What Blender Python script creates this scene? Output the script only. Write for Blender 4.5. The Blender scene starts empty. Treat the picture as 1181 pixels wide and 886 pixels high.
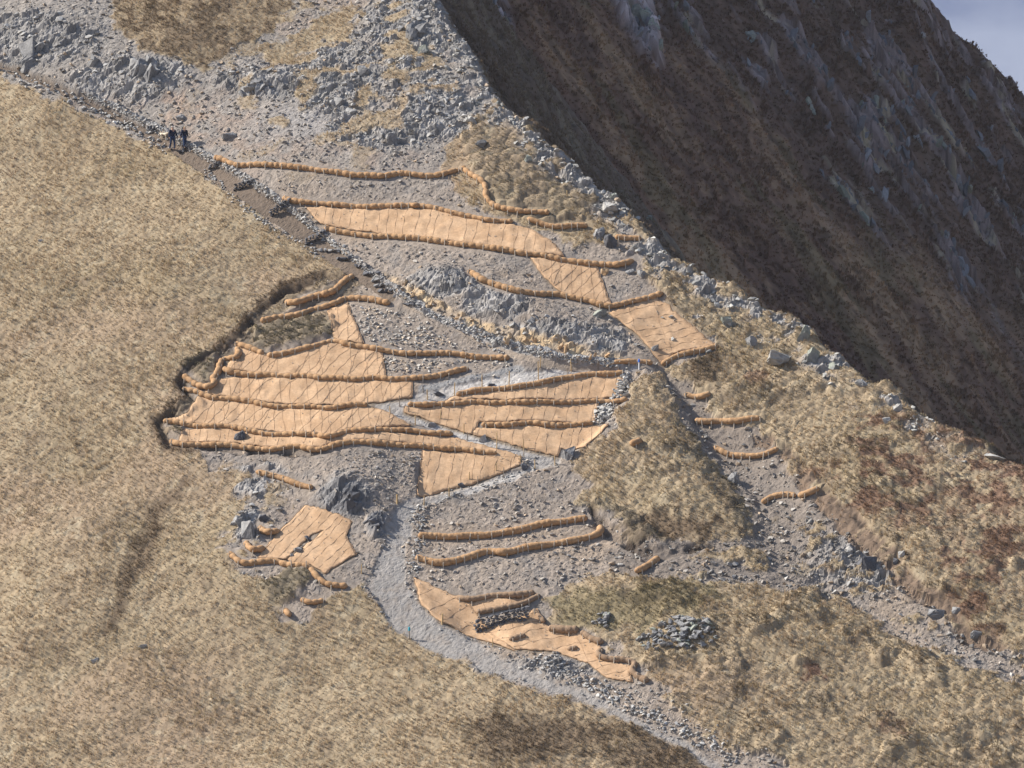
# Terraced erosion-control works on a mountain ridge: jute mats, coir rolls, zig-zag path, dry grass
import bpy, bmesh, math, random
import numpy as np
from mathutils import Vector, Matrix, geometry

random.seed(7)
RNG = np.random.default_rng(11)
S = bpy.context.scene
COL = S.collection

# ------------------------------------------------------------------ noise
def hsh(ix, iy, seed):
    h = (ix.astype(np.int64) * 374761393 + iy.astype(np.int64) * 668265263 + seed * 1274126177) & 0xFFFFFFFF
    h = ((h ^ (h >> 13)) * 1274126177) & 0xFFFFFFFF
    h = h ^ (h >> 16)
    return (h & 0xFFFFFF) / float(0xFFFFFF)

def vn(x, y, seed=0):
    xi = np.floor(x); yi = np.floor(y)
    fx = x - xi; fy = y - yi
    xi = xi.astype(np.int64); yi = yi.astype(np.int64)
    ux = fx*fx*fx*(fx*(fx*6-15)+10); uy = fy*fy*fy*(fy*(fy*6-15)+10)
    a = hsh(xi, yi, seed); b = hsh(xi+1, yi, seed); c = hsh(xi, yi+1, seed); d = hsh(xi+1, yi+1, seed)
    return (a+(b-a)*ux + (c-a)*uy + (a-b-c+d)*ux*uy)*2-1

def fbm(x, y, o=4, seed=0, g=.5):
    r = np.zeros_like(x); a = 1.0; t = 0
    for k in range(o):
        r += a*vn(x*2**k+17.3*k, y*2**k-9.1*k, seed+k*31); t += a; a *= g
    return r/t

def worley(x, y, seed=0):
    """nearest cell: distance, 2nd distance, offsets to its centre, three randoms"""
    xi = np.floor(x).astype(np.int64); yi = np.floor(y).astype(np.int64)
    f1 = np.full(x.shape, 9.); f2 = np.full(x.shape, 9.)
    ox = np.zeros(x.shape); oy = np.zeros(x.shape); cx = xi.copy(); cy = yi.copy()
    for i in (-1, 0, 1):
        for j in (-1, 0, 1):
            px = xi+i; py = yi+j
            dx = x-(px+hsh(px, py, seed)); dy = y-(py+hsh(px, py, seed+5))
            d = np.sqrt(dx*dx+dy*dy)
            m = d < f1
            f2 = np.where(m, f1, np.minimum(f2, d))
            f1 = np.where(m, d, f1)
            ox = np.where(m, dx, ox); oy = np.where(m, dy, oy)
            cx = np.where(m, px, cx); cy = np.where(m, py, cy)
    return f1, f2, ox, oy, hsh(cx, cy, seed+11), hsh(cx, cy, seed+12), hsh(cx, cy, seed+13)

def blocks(x, y, seed=0, tilt=.8):
    """angular broken rock: every cell a tilted facet"""
    f1, f2, ox, oy, a, b, c = worley(x, y, seed)
    return a + tilt*((b-.5)*ox*2+(c-.7)*oy*2)

def sst(a, b, x):
    t = np.clip((x-a)/(b-a), 0, 1)
    return t*t*(3-2*t)

# ------------------------------------------------------------------ polygons of the traced survey map (photo pixels)
def seg_d(px, py, pts, width=None):
    """distance to an open polyline; with widths, distance minus the local half width; also position 0..1"""
    best = np.full(px.shape, 1e9); pos = np.zeros(px.shape); n = len(pts)-1
    for k in range(n):
        ax, ay = pts[k][:2]; bx, by = pts[k+1][:2]
        vx, vy = bx-ax, by-ay
        t = np.clip(((px-ax)*vx+(py-ay)*vy)/(vx*vx+vy*vy+1e-9), 0, 1)
        d = np.hypot(px-ax-t*vx, py-ay-t*vy)
        if width is not None:
            d = d-(width[k]+(width[k+1]-width[k])*t)
        m = d < best
        best = np.where(m, d, best); pos = np.where(m, (k+t)/n, pos)
    return best, pos

def poly_sd(px, py, poly, pad=40):
    """signed distance, positive inside; -pad far outside"""
    P = np.array(poly, float)
    out = np.full(px.shape, -float(pad))
    m = (px > P[:, 0].min()-pad) & (px < P[:, 0].max()+pad) & (py > P[:, 1].min()-pad) & (py < P[:, 1].max()+pad)
    x = px[m]; y = py[m]
    if x.size == 0: return out
    d = np.full(x.shape, 1e9); ins = np.zeros(x.shape, bool)
    for k in range(len(P)):
        ax, ay = P[k]; bx, by = P[(k+1) % len(P)]
        vx, vy = bx-ax, by-ay
        t = np.clip(((x-ax)*vx+(y-ay)*vy)/(vx*vx+vy*vy+1e-9), 0, 1)
        d = np.minimum(d, np.hypot(x-ax-t*vx, y-ay-t*vy))
        c = ((ay > y) != (by > y)) & (x < (bx-ax)*(y-ay)/(by-ay+1e-12)+ax)
        ins ^= c
    out[m] = np.maximum(np.where(ins, d, -d), -pad)
    return out

# ------------------------------------------------------------------ camera
W0, H0, FPX = 1181.0, 886.0, 5600.0
CAM = np.array([0., -400., 14.])
PITCH = math.atan2(14, 400)
cF = np.array([0, math.cos(PITCH), -math.sin(PITCH)])
cU = np.array([0, math.sin(PITCH), math.cos(PITCH)])
def project(x, y, z):
    dy = y-CAM[1]; dz = z-CAM[2]
    dep = np.maximum(dy*cF[1]+dz*cF[2], 1.)
    return W0/2+FPX*x/dep, H0/2-FPX*(dy*cU[1]+dz*cU[2])/dep
def ray(px, py):
    a = (np.asarray(px, float)-W0/2)/FPX; b = (H0/2-np.asarray(py, float))/FPX
    return a, cF[1]+b*cU[1], cF[2]+b*cU[2]
cam = bpy.data.cameras.new('camera'); camo = bpy.data.objects.new('camera', cam); COL.objects.link(camo)
camo.location = CAM; camo.rotation_euler = (math.pi/2-PITCH, 0, 0)
cam.sensor_width = 36; cam.lens = 36*FPX/W0; cam.clip_start = 1; cam.clip_end = 30000
S.camera = camo

def march(fn, px, py, t0=330., t1=620., step=.5):
    px = np.atleast_1d(np.asarray(px, float)); py = np.atleast_1d(np.asarray(py, float))
    rx, ry, rz = ray(px, py)
    lo = np.full(px.shape, float(t0)); found = np.zeros(px.shape, bool); hi = np.full(px.shape, float(t1))
    t = t0
    while t < t1 and not found.all():
        z = CAM[2]+rz*t
        h = fn(CAM[0]+rx*t, CAM[1]+ry*t) > z
        new = h & ~found
        hi[new] = t; lo[new] = t-step; found |= new
        t += step
    for _ in range(14):
        m = (lo+hi)/2
        b = fn(CAM[0]+rx*m, CAM[1]+ry*m) > CAM[2]+rz*m
        hi = np.where(b, m, hi); lo = np.where(b, lo, m)
    return np.stack([CAM[0]+rx*hi, CAM[1]+ry*hi, CAM[2]+rz*hi], -1)

# ------------------------------------------------------------------ near hill, large shape
TAN = math.tan(math.radians(38))
def f0(x, y):
    z = TAN*np.minimum(y, 190)
    L = np.logaddexp(0, -(x+12)/6)*6
    z = z-.15*L
    z = z+.9*vn(x/17+3, y/14+1, 3)+.35*vn(x/7, y/6, 4)
    v = -75.0                                        # valley floor in front of the hill
    return np.where(z < v+30, v+30*np.exp(np.clip((z-v-30)/30, -40, 0)), z)

CREST_PX = [(300,-300),(400,-140),(470,-40),(495,0),(508,20),(535,61),(559,102),(583,129),(607,146),(640,180),(671,207),(712,237),
            (742,268),(769,298),(785,307),(831,334),(868,358),(912,377),(957,412),(997,439),(1031,461),(1086,497),(1153,528),(1181,541),
            (1300,600),(1500,690),(1900,840)]
_c = march(f0, [p[0] for p in CREST_PX], [p[1] for p in CREST_PX])
CREST = [(-160., 150.)]+[(a[0], a[1]) for a in _c]+[(160., -75.)]

def crest_d(x, y):
    """signed plan distance past the ridge line (positive on its far side)"""
    best = np.full(x.shape, 1e9); sgn = np.zeros(x.shape)
    for (ax, ay), (bx, by) in zip(CREST[:-1], CREST[1:]):
        vx, vy = bx-ax, by-ay
        t = np.clip(((x-ax)*vx+(y-ay)*vy)/(vx*vx+vy*vy), 0, 1)
        dx = x-ax-t*vx; dy = y-ay-t*vy
        d = np.hypot(dx, dy); s = vx*dy-vy*dx
        m = d < best-1e-9
        best = np.where(m, d, best); sgn = np.where(m, s, sgn)
    return np.where(sgn > 0, best, -best)

# relief features authored on the survey map of f0
GULLY = [(768,425),(800,470),(828,512),(868,560),(920,612),(990,662),(1070,712),(1181,772),(1300,830)]
GULLY_W = [12, 24, 30, 32, 44, 46, 36, 22, 18]
GULLY_L = [(762,425),(786,470),(815,520),(850,565),(885,610)]
def relief(px, py):
    r = np.zeros(px.shape)
    g, _ = seg_d(px+9*fbm(px/45., py/45., 3, 701), py+9*fbm(px/45., py/45., 3, 702), GULLY, GULLY_W)
    r -= (.85+.2*sst(930, 850, px))*sst(18, -26, g)
    def dome(cx, cy, sx, sy, h, rot=0):
        c, s = math.cos(rot), math.sin(rot)
        u = ((px-cx)*c+(py-cy)*s)/sx; v = (-(px-cx)*s+(py-cy)*c)/sy
        return h*np.exp(-(u*u+v*v))
    r += dome(755,520,60,80,.7,-.3)+dome(800,590,55,34,.45,.4)
    r += dome(405,575,40,26,1.5)+dome(437,607,16,16,.7)
    r += dome(600,365,90,24,1.3,.33)+dome(510,325,30,16,.7)
    r += dome(545,715,34,16,-.9,.5)+dome(650,740,40,14,-.4,.4)
    r += dome(740,690,60,16,.6)+dome(850,730,120,18,.7,.25)
    r += dome(50,40,70,45,1.2)+dome(160,85,60,30,.7)+dome(320,95,80,16,.9)
    r += dome(460,60,60,60,.8)
    r += dome(590,215,40,40,.5)+dome(935,395,18,20,.8,.7)
    # ground to the left of the works stands proud as a turf edge
    w = poly_sd(px, py, MATFIELD)
    r -= .42*sst(-5, 5, w)
    return r

MATFIELD = [(183,487),(222,462),(208,440),(214,428),(240,414),(268,394),(285,376),(300,360),(330,336),(372,322),(405,314),(440,340),(600,416),
            (740,428),(716,470),(690,500),(645,530),(600,545),(484,572),(480,530),(390,522),(320,522),(250,517),(195,513)]

# ------------------------------------------------------------------ survey map: ground cover
WORKED = [(-60,-60),(505,-60),(522,0),(541,40),(566,92),(576,124),(540,146),(512,165),(512,196),(548,236),(590,262),(660,285),(728,283),
          (752,300),(735,318),(770,345),(752,352),(800,383),(828,402),(768,428),(742,425),(722,440),(716,470),(700,500),(650,535),(690,560),(664,585),(700,600),(740,640),(700,668),
          (640,684),(622,690),(632,722),(672,730),(700,745),(750,788),(800,815),(850,850),(920,896),(868,896),(770,852),(650,803),(560,782),(480,738),(440,700),(424,676),
          (400,684),(372,700),(336,722),(318,712),(350,668),(300,664),(262,652),(262,630),(232,632),(215,612),(246,566),(240,530),(196,514),(183,487),(222,462),(208,440),(214,428),
          (240,414),(268,394),(290,372),(300,352),(372,322),(405,312),(395,302),(340,270),(270,222),(196,176),(150,152),(80,118),(0,88),(-60,60)]
GULLYBED = [(764,424),(800,440),(822,476),(842,496),(880,488),(905,528),(930,560),(965,600),(1010,640),(1060,680),(1110,725),(1181,755),(1300,810),(1300,840),(1181,790),
            (1100,764),(1020,728),(960,706),(890,690),(800,668),(740,672),(700,668),(690,630),(745,625),(800,628),(870,618),(872,604),(848,574),(818,532),(792,490),(772,454)]
TURF_IN = [  # turf and heather islands inside the stony ground
    [(110,-60),(330,-60),(345,5),(322,22),(300,46),(268,62),(238,78),(212,68),(165,60),(135,40)],
    [(290,60),(325,45),(380,20),(420,10),(400,40),(345,70),(310,80)],
    [(640,250),(680,235),(700,262),(690,280),(652,276)],
    [(330,352),(372,330),(400,322),(402,334),(375,346),(345,356),(310,370)],
    [(288,380),(345,374),(378,366),(384,380),(372,392),(312,404),(292,398)],
    [(215,420),(245,412),(255,428),(244,444),(228,440)],
    [(200,470),(232,458),(238,470),(208,480)], [(190,498),(212,496),(206,508)],
    [(340,660),(362,664),(352,690),(325,700),(300,680)],
    [(288,380),(298,352),(330,334),(372,320),(404,312),(412,322),(400,342),(388,350),(374,352),(384,392),(345,400),(306,408),(282,394)],
    [(655,735),(690,748),(702,758),(690,760)],
    [(520,158),(560,130),(610,150),(680,215),(700,250),(640,262),(590,255),(556,225),(548,195)],
    [(752,352),(800,350),(830,385),(812,390),(776,366)],
    [(822,680),(880,672),(960,692),(1020,722),(990,735),(900,710)],
    [(800,642),(850,632),(876,642),(896,660),(850,655)],
    [(760,808),(800,800),(850,838),(905,880),(860,865)],
    [(630,690),(700,668),(760,672),(850,690),(840,740),(760,745),(700,745),(672,728),(634,720)],
]
OCHRE = [(444,318),(470,335),(495,352),(530,368),(566,384),(600,392),(640,398),(680,408),(716,414)]
OCHRE_W = [3, 6, 9, 7, 8, 11, 8, 6, 3]
P_UP = [(-60,52),(0,76),(60,98),(120,126),(170,152),(200,168),(240,192),(290,224),(340,258),(385,292),(415,314),(450,340)]
P_UPW = [5, 5, 5, 6, 7, 8, 10, 12, 12, 11, 9, 7]
P_EDGE = [(100,110),(165,140),(215,168),(262,194),(310,224),(350,254),(398,292),(450,332),(500,364),(560,388),(600,403),(660,414),(715,421)]
P_MIDW = [4, 4, 6, 6, 5, 4]
P_MID = [(468,352),(510,368),(552,390),(590,406),(640,420),(715,427)]
P_A = [(735,424),(700,429),(640,432),(590,441),(540,450),(495,461),(455,470)]
P_AW = [3, 5, 7, 10, 9, 10, 9]
P_B = [(440,470),(470,478),(510,493),(560,510),(600,523),(640,531)]
P_BW = [9, 8, 6.5, 7, 7, 7]
P_C = [(634,532),(600,541),(560,556),(520,569),(482,580),(464,604),(456,635),(447,668),(465,703),(500,732),(560,764),(640,790),(700,816),(760,848),(850,892),(980,950)]
P_CW = [5, 5, 6, 6, 8, 13, 15, 20, 21, 19, 14, 8, 6, 5, 6, 6]
# ------------------------------------------------------------------ mats and rolls, traced
# (outline, cord pattern, label)
MATS = [
 ([(352,240),(400,242),(440,243),(469,241),(480,244),(490,242),(520,249),(560,258),(594,262),(612,266),(626,276),(640,284),(650,296),(600,290),(530,279),(460,271),(400,264),(370,258)], 'down',
  'long tan jute mat between two rolls, uppermost on the ridge'),
 ([(612,299),(650,302),(688,308),(704,354),(672,345),(646,336),(628,320)], 'tri', 'square tan jute mat with a triangular net of dark cords'),
 ([(703,362),(735,352),(757,346),(780,364),(803,383),(823,397),(795,404),(776,408),(764,420),(757,412),(748,400),(738,388),(722,376)], 'across',
  'tan jute mat with dark wavy seams, furthest right, under the grassy ridge'),
 ([(378,360),(400,350),(408,372),(419,397),(400,394),(386,390)], 'tri', 'small narrow tan jute mat beside dark turf and pale rubble'),
 ([(274,402),(300,411),(345,408),(385,397),(440,408),(445,434),(400,436),(340,433),(290,430),(262,426)], 'tri', 'corded tan jute mat topmost in the wide left stack of mats'),
 ([(248,438),(290,437),(340,438),(400,441),(475,440),(475,459),(425,465),(396,467),(330,466),(280,460),(236,454)], 'tri', 'tan jute mat ending square at the grey elbow of the path'),
 ([(232,460),(290,466),(330,473),(385,474),(424,469),(450,480),(474,491),(425,493),(396,496),(378,503),(330,499),(280,493),(230,489),(190,485),(215,478)], 'tri',
  'broad tan jute mat with a small lump, running left to the dark turf notch'),
 ([(214,497),(260,497),(300,503),(340,505),(378,509),(400,502),(440,500),(500,504),(526,507),(562,517),(601,528),(600,535),(570,528),(540,517),(480,512),(440,509),(396,508),(370,516),(320,516),(270,512),(206,510)], 'down',
  'long thin tan jute mat with a grey rock on it, above the lowest long roll'),
 ([(488,521),(540,524),(572,529),(601,529),(600,536),(570,549),(540,560),(510,567),(482,571)], 'down', 'triangular orange tan jute mat above the lower leg of the path'),
 ([(524,459),(551,454),(602,450),(642,442),(673,437),(718,434),(716,458),(683,460),(642,461),(591,461),(551,460),(510,464)], 'down', 'tan jute mat hung below the upper leg of the path, beside white stones'),
 ([(467,471),(500,471),(551,468),(591,469),(642,469),(690,465),(686,486),(640,487),(608,485),(581,488),(553,486),(545,501),(520,494),(490,483),(466,476)], 'down',
  'tan jute mat inside the path bend, between two long rolls'),
 ([(548,496),(582,496),(610,493),(640,495),(683,492),(701,491),(686,505),(672,516),(646,517),(643,527),(610,519),(575,508),(546,502)], 'down', 'tan jute mat lowest in the path bend, with slanted seams'),
 ([(352,585),(378,592),(405,603),(398,620),(411,640),(374,662),(356,650),(340,650),(332,647),(348,634),(374,613),(360,616),(340,634),(330,646),(298,644),(325,612)], 'slant',
  'pale tan jute mat draped left of the path, split by small grey rocks'),
 ([(478,667),(500,679),(526,690),(542,700),(552,714),(562,728),(580,742),(594,751),(560,739),(530,727),(508,717),(494,704),(485,694)], 'loose', 'wrinkled tan jute mat hanging along the curve of the lower path'),
 ([(538,698),(568,691),(595,693),(617,686),(612,694),(595,698),(562,706),(548,706)], 'across', 'small tan jute mat above the little dry stone wall'),
 ([(556,726),(580,724),(605,712),(619,704),(628,722),(650,731),(668,730),(684,742),(692,748),(689,760),(706,766),(728,770),(726,780),(730,787),(701,782),(678,764),(644,752),(594,749),(582,742),(568,736)], 'across',
  'stepped tan jute mat below the dry stone wall, lowest on the slope'),
]
# (points, radius m, style, label); style b = bulging sausage, s = smooth fibre log, g = old grey log
ROLLS = [
 ([(247,180),(259,185),(272,191),(314,191),(358,195),(409,202),(440,204),(462,200),(501,203),(530,195)], .30, 'b', 'topmost long coir roll, starting at the stepped path'),
 ([(533,192),(540,201),(558,209),(560,221),(564,233),(590,243),(634,246)], .29, 'b', 'crooked coir roll turning downhill among the grass tufts near the ridge'),
 ([(326,226),(336,233),(367,235),(409,238),(435,239),(469,237),(478,240),(488,237),(515,244),(538,249),(564,255),(592,256)], .28, 'b', 'long coir roll along the top edge of the uppermost mat'),
 ([(374,263),(392,267),(420,272),(462,274),(496,277),(530,282),(564,286),(600,292),(637,297),(665,303),(702,306),(716,307),(731,299)], .29, 'b', 'longest coir roll, under the uppermost mat and ending in a hook at the right'),
 ([(608,249),(620,258),(645,262),(678,261)], .28, 's', 'short coir roll among heather lumps just under the crooked roll'),
 ([(709,272),(720,275),(740,275)], .28, 's', 'very short coir roll close under the ridge crest'),
 ([(540,311),(550,320),(559,325),(589,334),(601,337),(641,340),(671,346),(703,354),(732,347),(756,342),(765,336)], .30, 'b', 'V shaped coir roll above the grey crag, below the triangular corded mat'),
 ([(763,424),(777,411),(800,407),(822,401),(829,397)], .29, 's', 'bent coir roll at the foot of the furthest right mat'),
 ([(707,420),(720,418),(737,416),(753,421)], .26, 's', 'short coir roll behind the blue and white marker post'),
 ([(526,456),(551,450),(602,446),(642,438),(673,433),(720,430)], .31, 's', 'coir roll along the downhill edge of the upper path leg'),
 ([(470,466),(492,468),(518,466),(551,464),(591,465),(642,465),(683,463),(724,459)], .26, 'b', 'coir roll reaching from the path elbow to the white stones'),
 ([(555,489),(581,492),(608,488),(638,491),(684,488)], .28, 'b', 'wavy coir roll lying across the middle of the path bend mats'),
 ([(329,350),(341,348),(362,342),(379,339),(392,328),(408,317)], .30, 'b', 'upper of two coir rolls in the dark turf beside the stone steps'),
 ([(300,372),(321,366),(345,364),(362,356),(387,351),(399,344),(421,345),(450,350)], .31, 'b', 'lower of two coir rolls in the dark turf, ending below the stone steps'),
 ([(271,396),(285,400),(304,409)], .28, 'b', 'short coir roll at the upper left corner of the corded mats'),
 ([(308,411),(345,405),(385,394),(402,398),(429,402),(462,408),(491,409),(508,407),(535,410),(588,412)], .29, 'b', 'long coir roll rising to a peak then crossing the pale rubble'),
 ([(273,400),(275,409),(270,415),(257,412),(254,420),(251,428),(246,436),(247,443),(243,449),(233,448),(221,441),(211,431)], .30, 'b', 'S curved coir roll around the turf lumps at the left edge'),
 ([(258,425),(265,430),(292,433),(340,434),(382,437),(408,438),(433,436),(459,438),(492,436),(509,433),(541,425)], .29, 'b', 'long coir roll ending upturned just above the path elbow'),
 ([(210,448),(228,452),(236,457),(262,461),(287,463),(301,467),(321,470),(357,469),(379,472),(396,469),(424,467)], .28, 'b', 'coir roll ending exactly at the tip of the path elbow'),
 ([(188,485),(202,487),(228,492),(270,493),(292,499),(329,502),(360,501),(377,506),(398,498),(425,496),(459,496),(487,499),(523,502)], .27, 'b', 'second lowest long coir roll, starting furthest left of all'),
 ([(196,508),(209,513),(233,513),(279,515),(311,519),(329,515),(345,515),(370,520),(396,511),(442,512),(484,515),(541,520),(573,524)], .28, 'b', 'lowest long coir roll of the wide mats, along the grey scree'),
 ([(295,544),(325,552),(361,563)], .27, 's', 'lone short coir roll on the scree above the dark knoll'),
 ([(299,606),(308,618),(323,611)], .29, 'b', 'small elbow shaped coir roll touching the top left of the pale mat'),
 ([(283,624),(291,637),(306,631)], .29, 'b', 'small elbow shaped coir roll between two rocks left of the pale mat'),
 ([(264,637),(279,651),(298,648),(317,647),(331,652),(356,653),(364,666),(380,676),(401,677)], .29, 'b', 'winding coir roll along the foot of the pale mat'),
 ([(347,689),(357,698),(374,691)], .26, 'b', 'short hooked coir roll half hidden by grass below the pale mat'),
 ([(328,700),(335,714)], .28, 's', 'stub of coir roll in a dark hollow, lowest on the left'),
 ([(482,618),(528,620),(582,615),(622,606),(678,598)], .33, 's', 'straight coir roll across the grey slope right of the wide path'),
 ([(479,643),(514,650),(560,637),(582,639),(609,632),(684,619),(693,608)], .34, 's', 'coir roll across the grey slope, with its right end turned up'),
 ([(732,662),(747,653),(760,642)], .31, 's', 'short slanting coir roll below the grassy knoll'),
 ([(526,687),(540,694),(568,687),(595,688),(617,683)], .30, 'g', 'greyish brown coir roll above the little jute mat'),
 ([(549,708),(595,700),(614,691),(623,685)], .26, 'g', 'grey weathered coir roll laid on top of the dry stone wall'),
 ([(614,701),(621,709),(628,721)], .25, 'g', 'grey weathered coir roll running downhill from the wall end'),
 ([(632,725),(650,728),(668,726)], .36, 'g', 'thick grey weathered coir roll at the top of the stepped mat'),
 ([(670,728),(682,738),(696,741)], .30, 'g', 'grey weathered coir roll beside the turf right of the stepped mat'),
 ([(694,746),(690,758),(706,761),(731,764),(729,776),(748,787)], .28, 'g', 'zigzag grey weathered coir roll at the lower right tip of the stepped mat'),
 ([(587,740),(596,736),(607,732)], .28, 'g', 'short grey coir roll standing on the stepped mat below the wall'),
 ([(654,750),(667,747)], .25, 'g', 'stubby grey coir roll at the lower edge of the stepped mat'),
 ([(789,454),(806,459),(814,457),(819,450)], .26, 's', 'topmost coir roll in the shaded gully'),
 ([(801,485),(816,489),(829,485),(843,489),(862,483),(878,482)], .28, 's', 'wavy coir roll across the gully, second from its top'),
 ([(823,514),(841,525),(867,527),(885,524),(898,516)], .28, 's', 'sagging coir roll across the gully bed, third from its top'),
 ([(879,583),(890,573),(906,570),(918,573)], .28, 's', 'arched coir roll, left of the lowest pair in the gully'),
 ([(920,575),(933,570),(945,560)], .28, 's', 'rising coir roll, right of the lowest pair in the gully'),
 ([(726,514),(733,512),(739,506)], .33, 's', 'lone stub of coir roll on the grass near the path end'),
]

# ------------------------------------------------------------------ near hill grid
def axis(a, b, s, lo, hi, g=1.22):
    v = list(np.arange(a, b+s/2, s)); d = s
    x = v[-1]
    while x < hi: d *= g; x += d; v.append(x)
    d = s; x = v[0]; pre = []
    while x > lo: d *= g; x -= d; pre.append(x)
    return np.array(pre[::-1]+v)
STEP = .105
AX = axis(-47, 50, STEP, -6000, 6000); AY = np.concatenate([axis(-40, 52, STEP, -6000, 52), np.arange(52.2, 96, .22)]); AY = np.concatenate([AY[:-1], axis(AY[-1], AY[-1], .22, AY[-1], 9000)])
GX, GY = np.meshgrid(AX, AY)
print('grid', GX.shape)
Z0 = f0(GX, GY)
CD = crest_d(GX, GY)
CDn = CD+.95*fbm(GX/2.4, GY/2.4, 4, 77)
Z1 = Z0-np.where(CD > 0, 1.5*CDn.clip(0)**2/(CDn.clip(0)+.7), 0)
Z1 = np.maximum(Z1, -75+2*vn(GX/90, GY/90, 8))
p0x, p0y = project(GX, GY, Z0)
INM = (p0x > -120) & (p0x < 1320) & (p0y > -120) & (p0y < 1010) & (GY > -60) & (GY < 94)
Z1[INM] += relief(p0x[INM], p0y[INM])
PX, PY = project(GX, GY, Z1)
INM |= (PX > 380) & (PX < 1320) & (PY > -120) & (PY < 700) & (GY > 5) & (GY < 96) & (CD > 1)
PX = np.where(INM, PX, -9999.); PY = np.where(INM, PY, -9999.)

SY = GY*1.27                                   # along-slope coordinate
X, Y = GX, SY
jx = PX+11*fbm(X/1.6, Y/1.6, 4, 21)+6*vn(X/4, Y/4, 22); jy = PY+9*fbm(X/1.6, Y/1.6, 4, 23)+5*vn(X/4, Y/4, 24)
def field(poly, a=-2.5, b=2.5, j=True):
    return sst(a, b, poly_sd(jx if j else PX, jy if j else PY, poly))
def band(pts, w, a=1.5, b=-1.5, j=True):
    sx, sy = (PX+1.6*fbm(X/.7, Y/.7, 2, 26), PY+1.6*fbm(X/.7, Y/.7, 2, 27)) if j else (PX, PY)
    return sst(a, b, seg_d(sx, sy, pts, w)[0])
rag0 = fbm(X/1.0, Y/.9, 4, 39); wk_soft = np.maximum(field(WORKED, -9, 9), field(GULLYBED, -9, 9)); worked = sst(.36, .64, wk_soft+.55*rag0*(wk_soft > .02)*(wk_soft < .98))*sst(2.5, .5, CD)
turf_in = np.zeros(X.shape)
rag = fbm(X/.9, Y/.8, 4, 38)
for p in TURF_IN: turf_in = np.maximum(turf_in, sst(.36, .64, field(p, -11, 11)+.6*rag*(field(p, -14, -10))))
def grow(poly, e=1.0):
    P = np.array(poly, float); c = np.roll(P, -1, 0)-np.roll(P, 1, 0); nrm = np.stack([c[:, 1], -c[:, 0]], -1); nrm /= np.linalg.norm(nrm, axis=1)[:, None]+1e-9
    a = np.sum(P[:, 0]*np.roll(P[:, 1], -1)-np.roll(P[:, 0], -1)*P[:, 1])
    return [tuple(q) for q in P+nrm*e*np.sign(a)]
# straggling tufts across the stony ground
strag = sst(.17, .42, fbm(X/2.6, Y/2.1, 4, 31))*np.maximum(sst(250, 120, PY)*sst(170, 330, PX), sst(650, 690, PX+0*PY)*sst(600, 660, PY)*sst(.3, .5, fbm(X/2.6, Y/2.1, 4, 31))*(1-field(GULLYBED)))*.9
turf_in = np.maximum(turf_in, strag*worked)
turf_in = np.maximum(turf_in, sst(.0, .2, fbm(X/1.9, Y/1.7, 4, 32)+.9*np.exp(-((PX-235)/45)**2-((PY-600)/60)**2)-.18)*sst(345, 300, PX)*sst(528, 545, PY)*worked)
turf_in = np.maximum(turf_in, sst(.26, .40, fbm(X/1.5, Y/1.0, 4, 33))*sst(860, 930, PX-.6*(PY-600))*sst(560, 620, PY)*worked*.9)
crst = sst(-.12, .12, fbm(X/1.8, Y/1.5, 4, 34)+.35*np.exp(-((PX-600)/60)**2)+.3*np.exp(-((PX-720)/50)**2)+.15*np.exp(-((PX-930)/70)**2)-.12)*sst(-2.8, -1.2, CD+1.1*fbm(X/2, Y/2, 3, 35))*sst(1.6, .3, CD)*sst(1190, 1000, PX)*INM
flank = sst(.10, .26, fbm(X/1.5, Y/1.1, 4, 36)-.12)*sst(735, 770, PX)*sst(900, 820, PX)*sst(285, 310, PY)*sst(430, 400, PY)
stony = np.maximum(worked*(1-turf_in), np.maximum(crst, flank))
matm = np.zeros(X.shape)
for m in MATS: matm = np.maximum(matm, sst(-3, 1, poly_sd(PX, PY, grow(m[0]), 12)))
rollm = np.zeros(X.shape)
for r in ROLLS:
    P = np.array(r[0]); b = (PX > P[:, 0].min()-14) & (PX < P[:, 0].max()+14) & (PY > P[:, 1].min()-14) & (PY < P[:, 1].max()+14)
    rollm[b] = np.maximum(rollm[b], sst(9, 4, seg_d(PX[b], PY[b], r[0])[0]))
pc_n = 3.0*sst(690, 740, PY)
path_grey = np.maximum(np.maximum(band(P_A, P_AW), band(P_B, P_BW)), sst(2+pc_n, -2-pc_n, seg_d(jx*.7+PX*.3, jy*.7+PY*.3, P_C, P_CW)[0]))
path_up = band(P_UP, P_UPW); path_mid = band(P_MID, P_MIDW)
edge = band(P_EDGE, [3.5]*len(P_EDGE))
ochre = band(OCHRE, OCHRE_W, 3, -3)*(.35+.65*sst(-.35, .2, fbm(X/1.3, Y/1.3, 3, 41)))
path = np.maximum(np.maximum(path_grey, path_up), path_mid)
smooth = np.maximum(np.maximum(matm, path), rollm)
stony = np.maximum(stony, np.maximum(np.maximum(matm, path), rollm*worked))
turf = 1-stony
# rocky ground: crags and block fields
def blob(cx, cy, sx, sy): return np.exp(-((PX-cx)/sx)**2-((PY-cy)/sy)**2)
rocky = .7*np.maximum(crst, flank)
for b in [(45,45,75,38),(150,90,75,30),(320,95,85,20),(395,90,60,60),(470,40,60,60),(500,120,60,50),(450,150,80,25),(520,325,50,18),(575,350,45,20),(640,385,60,18),(700,395,30,22),(400,575,38,28),(437,605,18,18),
          (286,610,22,24),(320,640,30,14),(620,772,90,14),(930,395,16,30),(300,555,50,20),(990,650,70,40)]:
    rocky = np.maximum(rocky, blob(*b))
rocky = sst(.25, .7, rocky+.25*fbm(X/1.7, Y/1.7, 3, 51))*stony*(1-smooth)*(1-ochre*.8)
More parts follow.
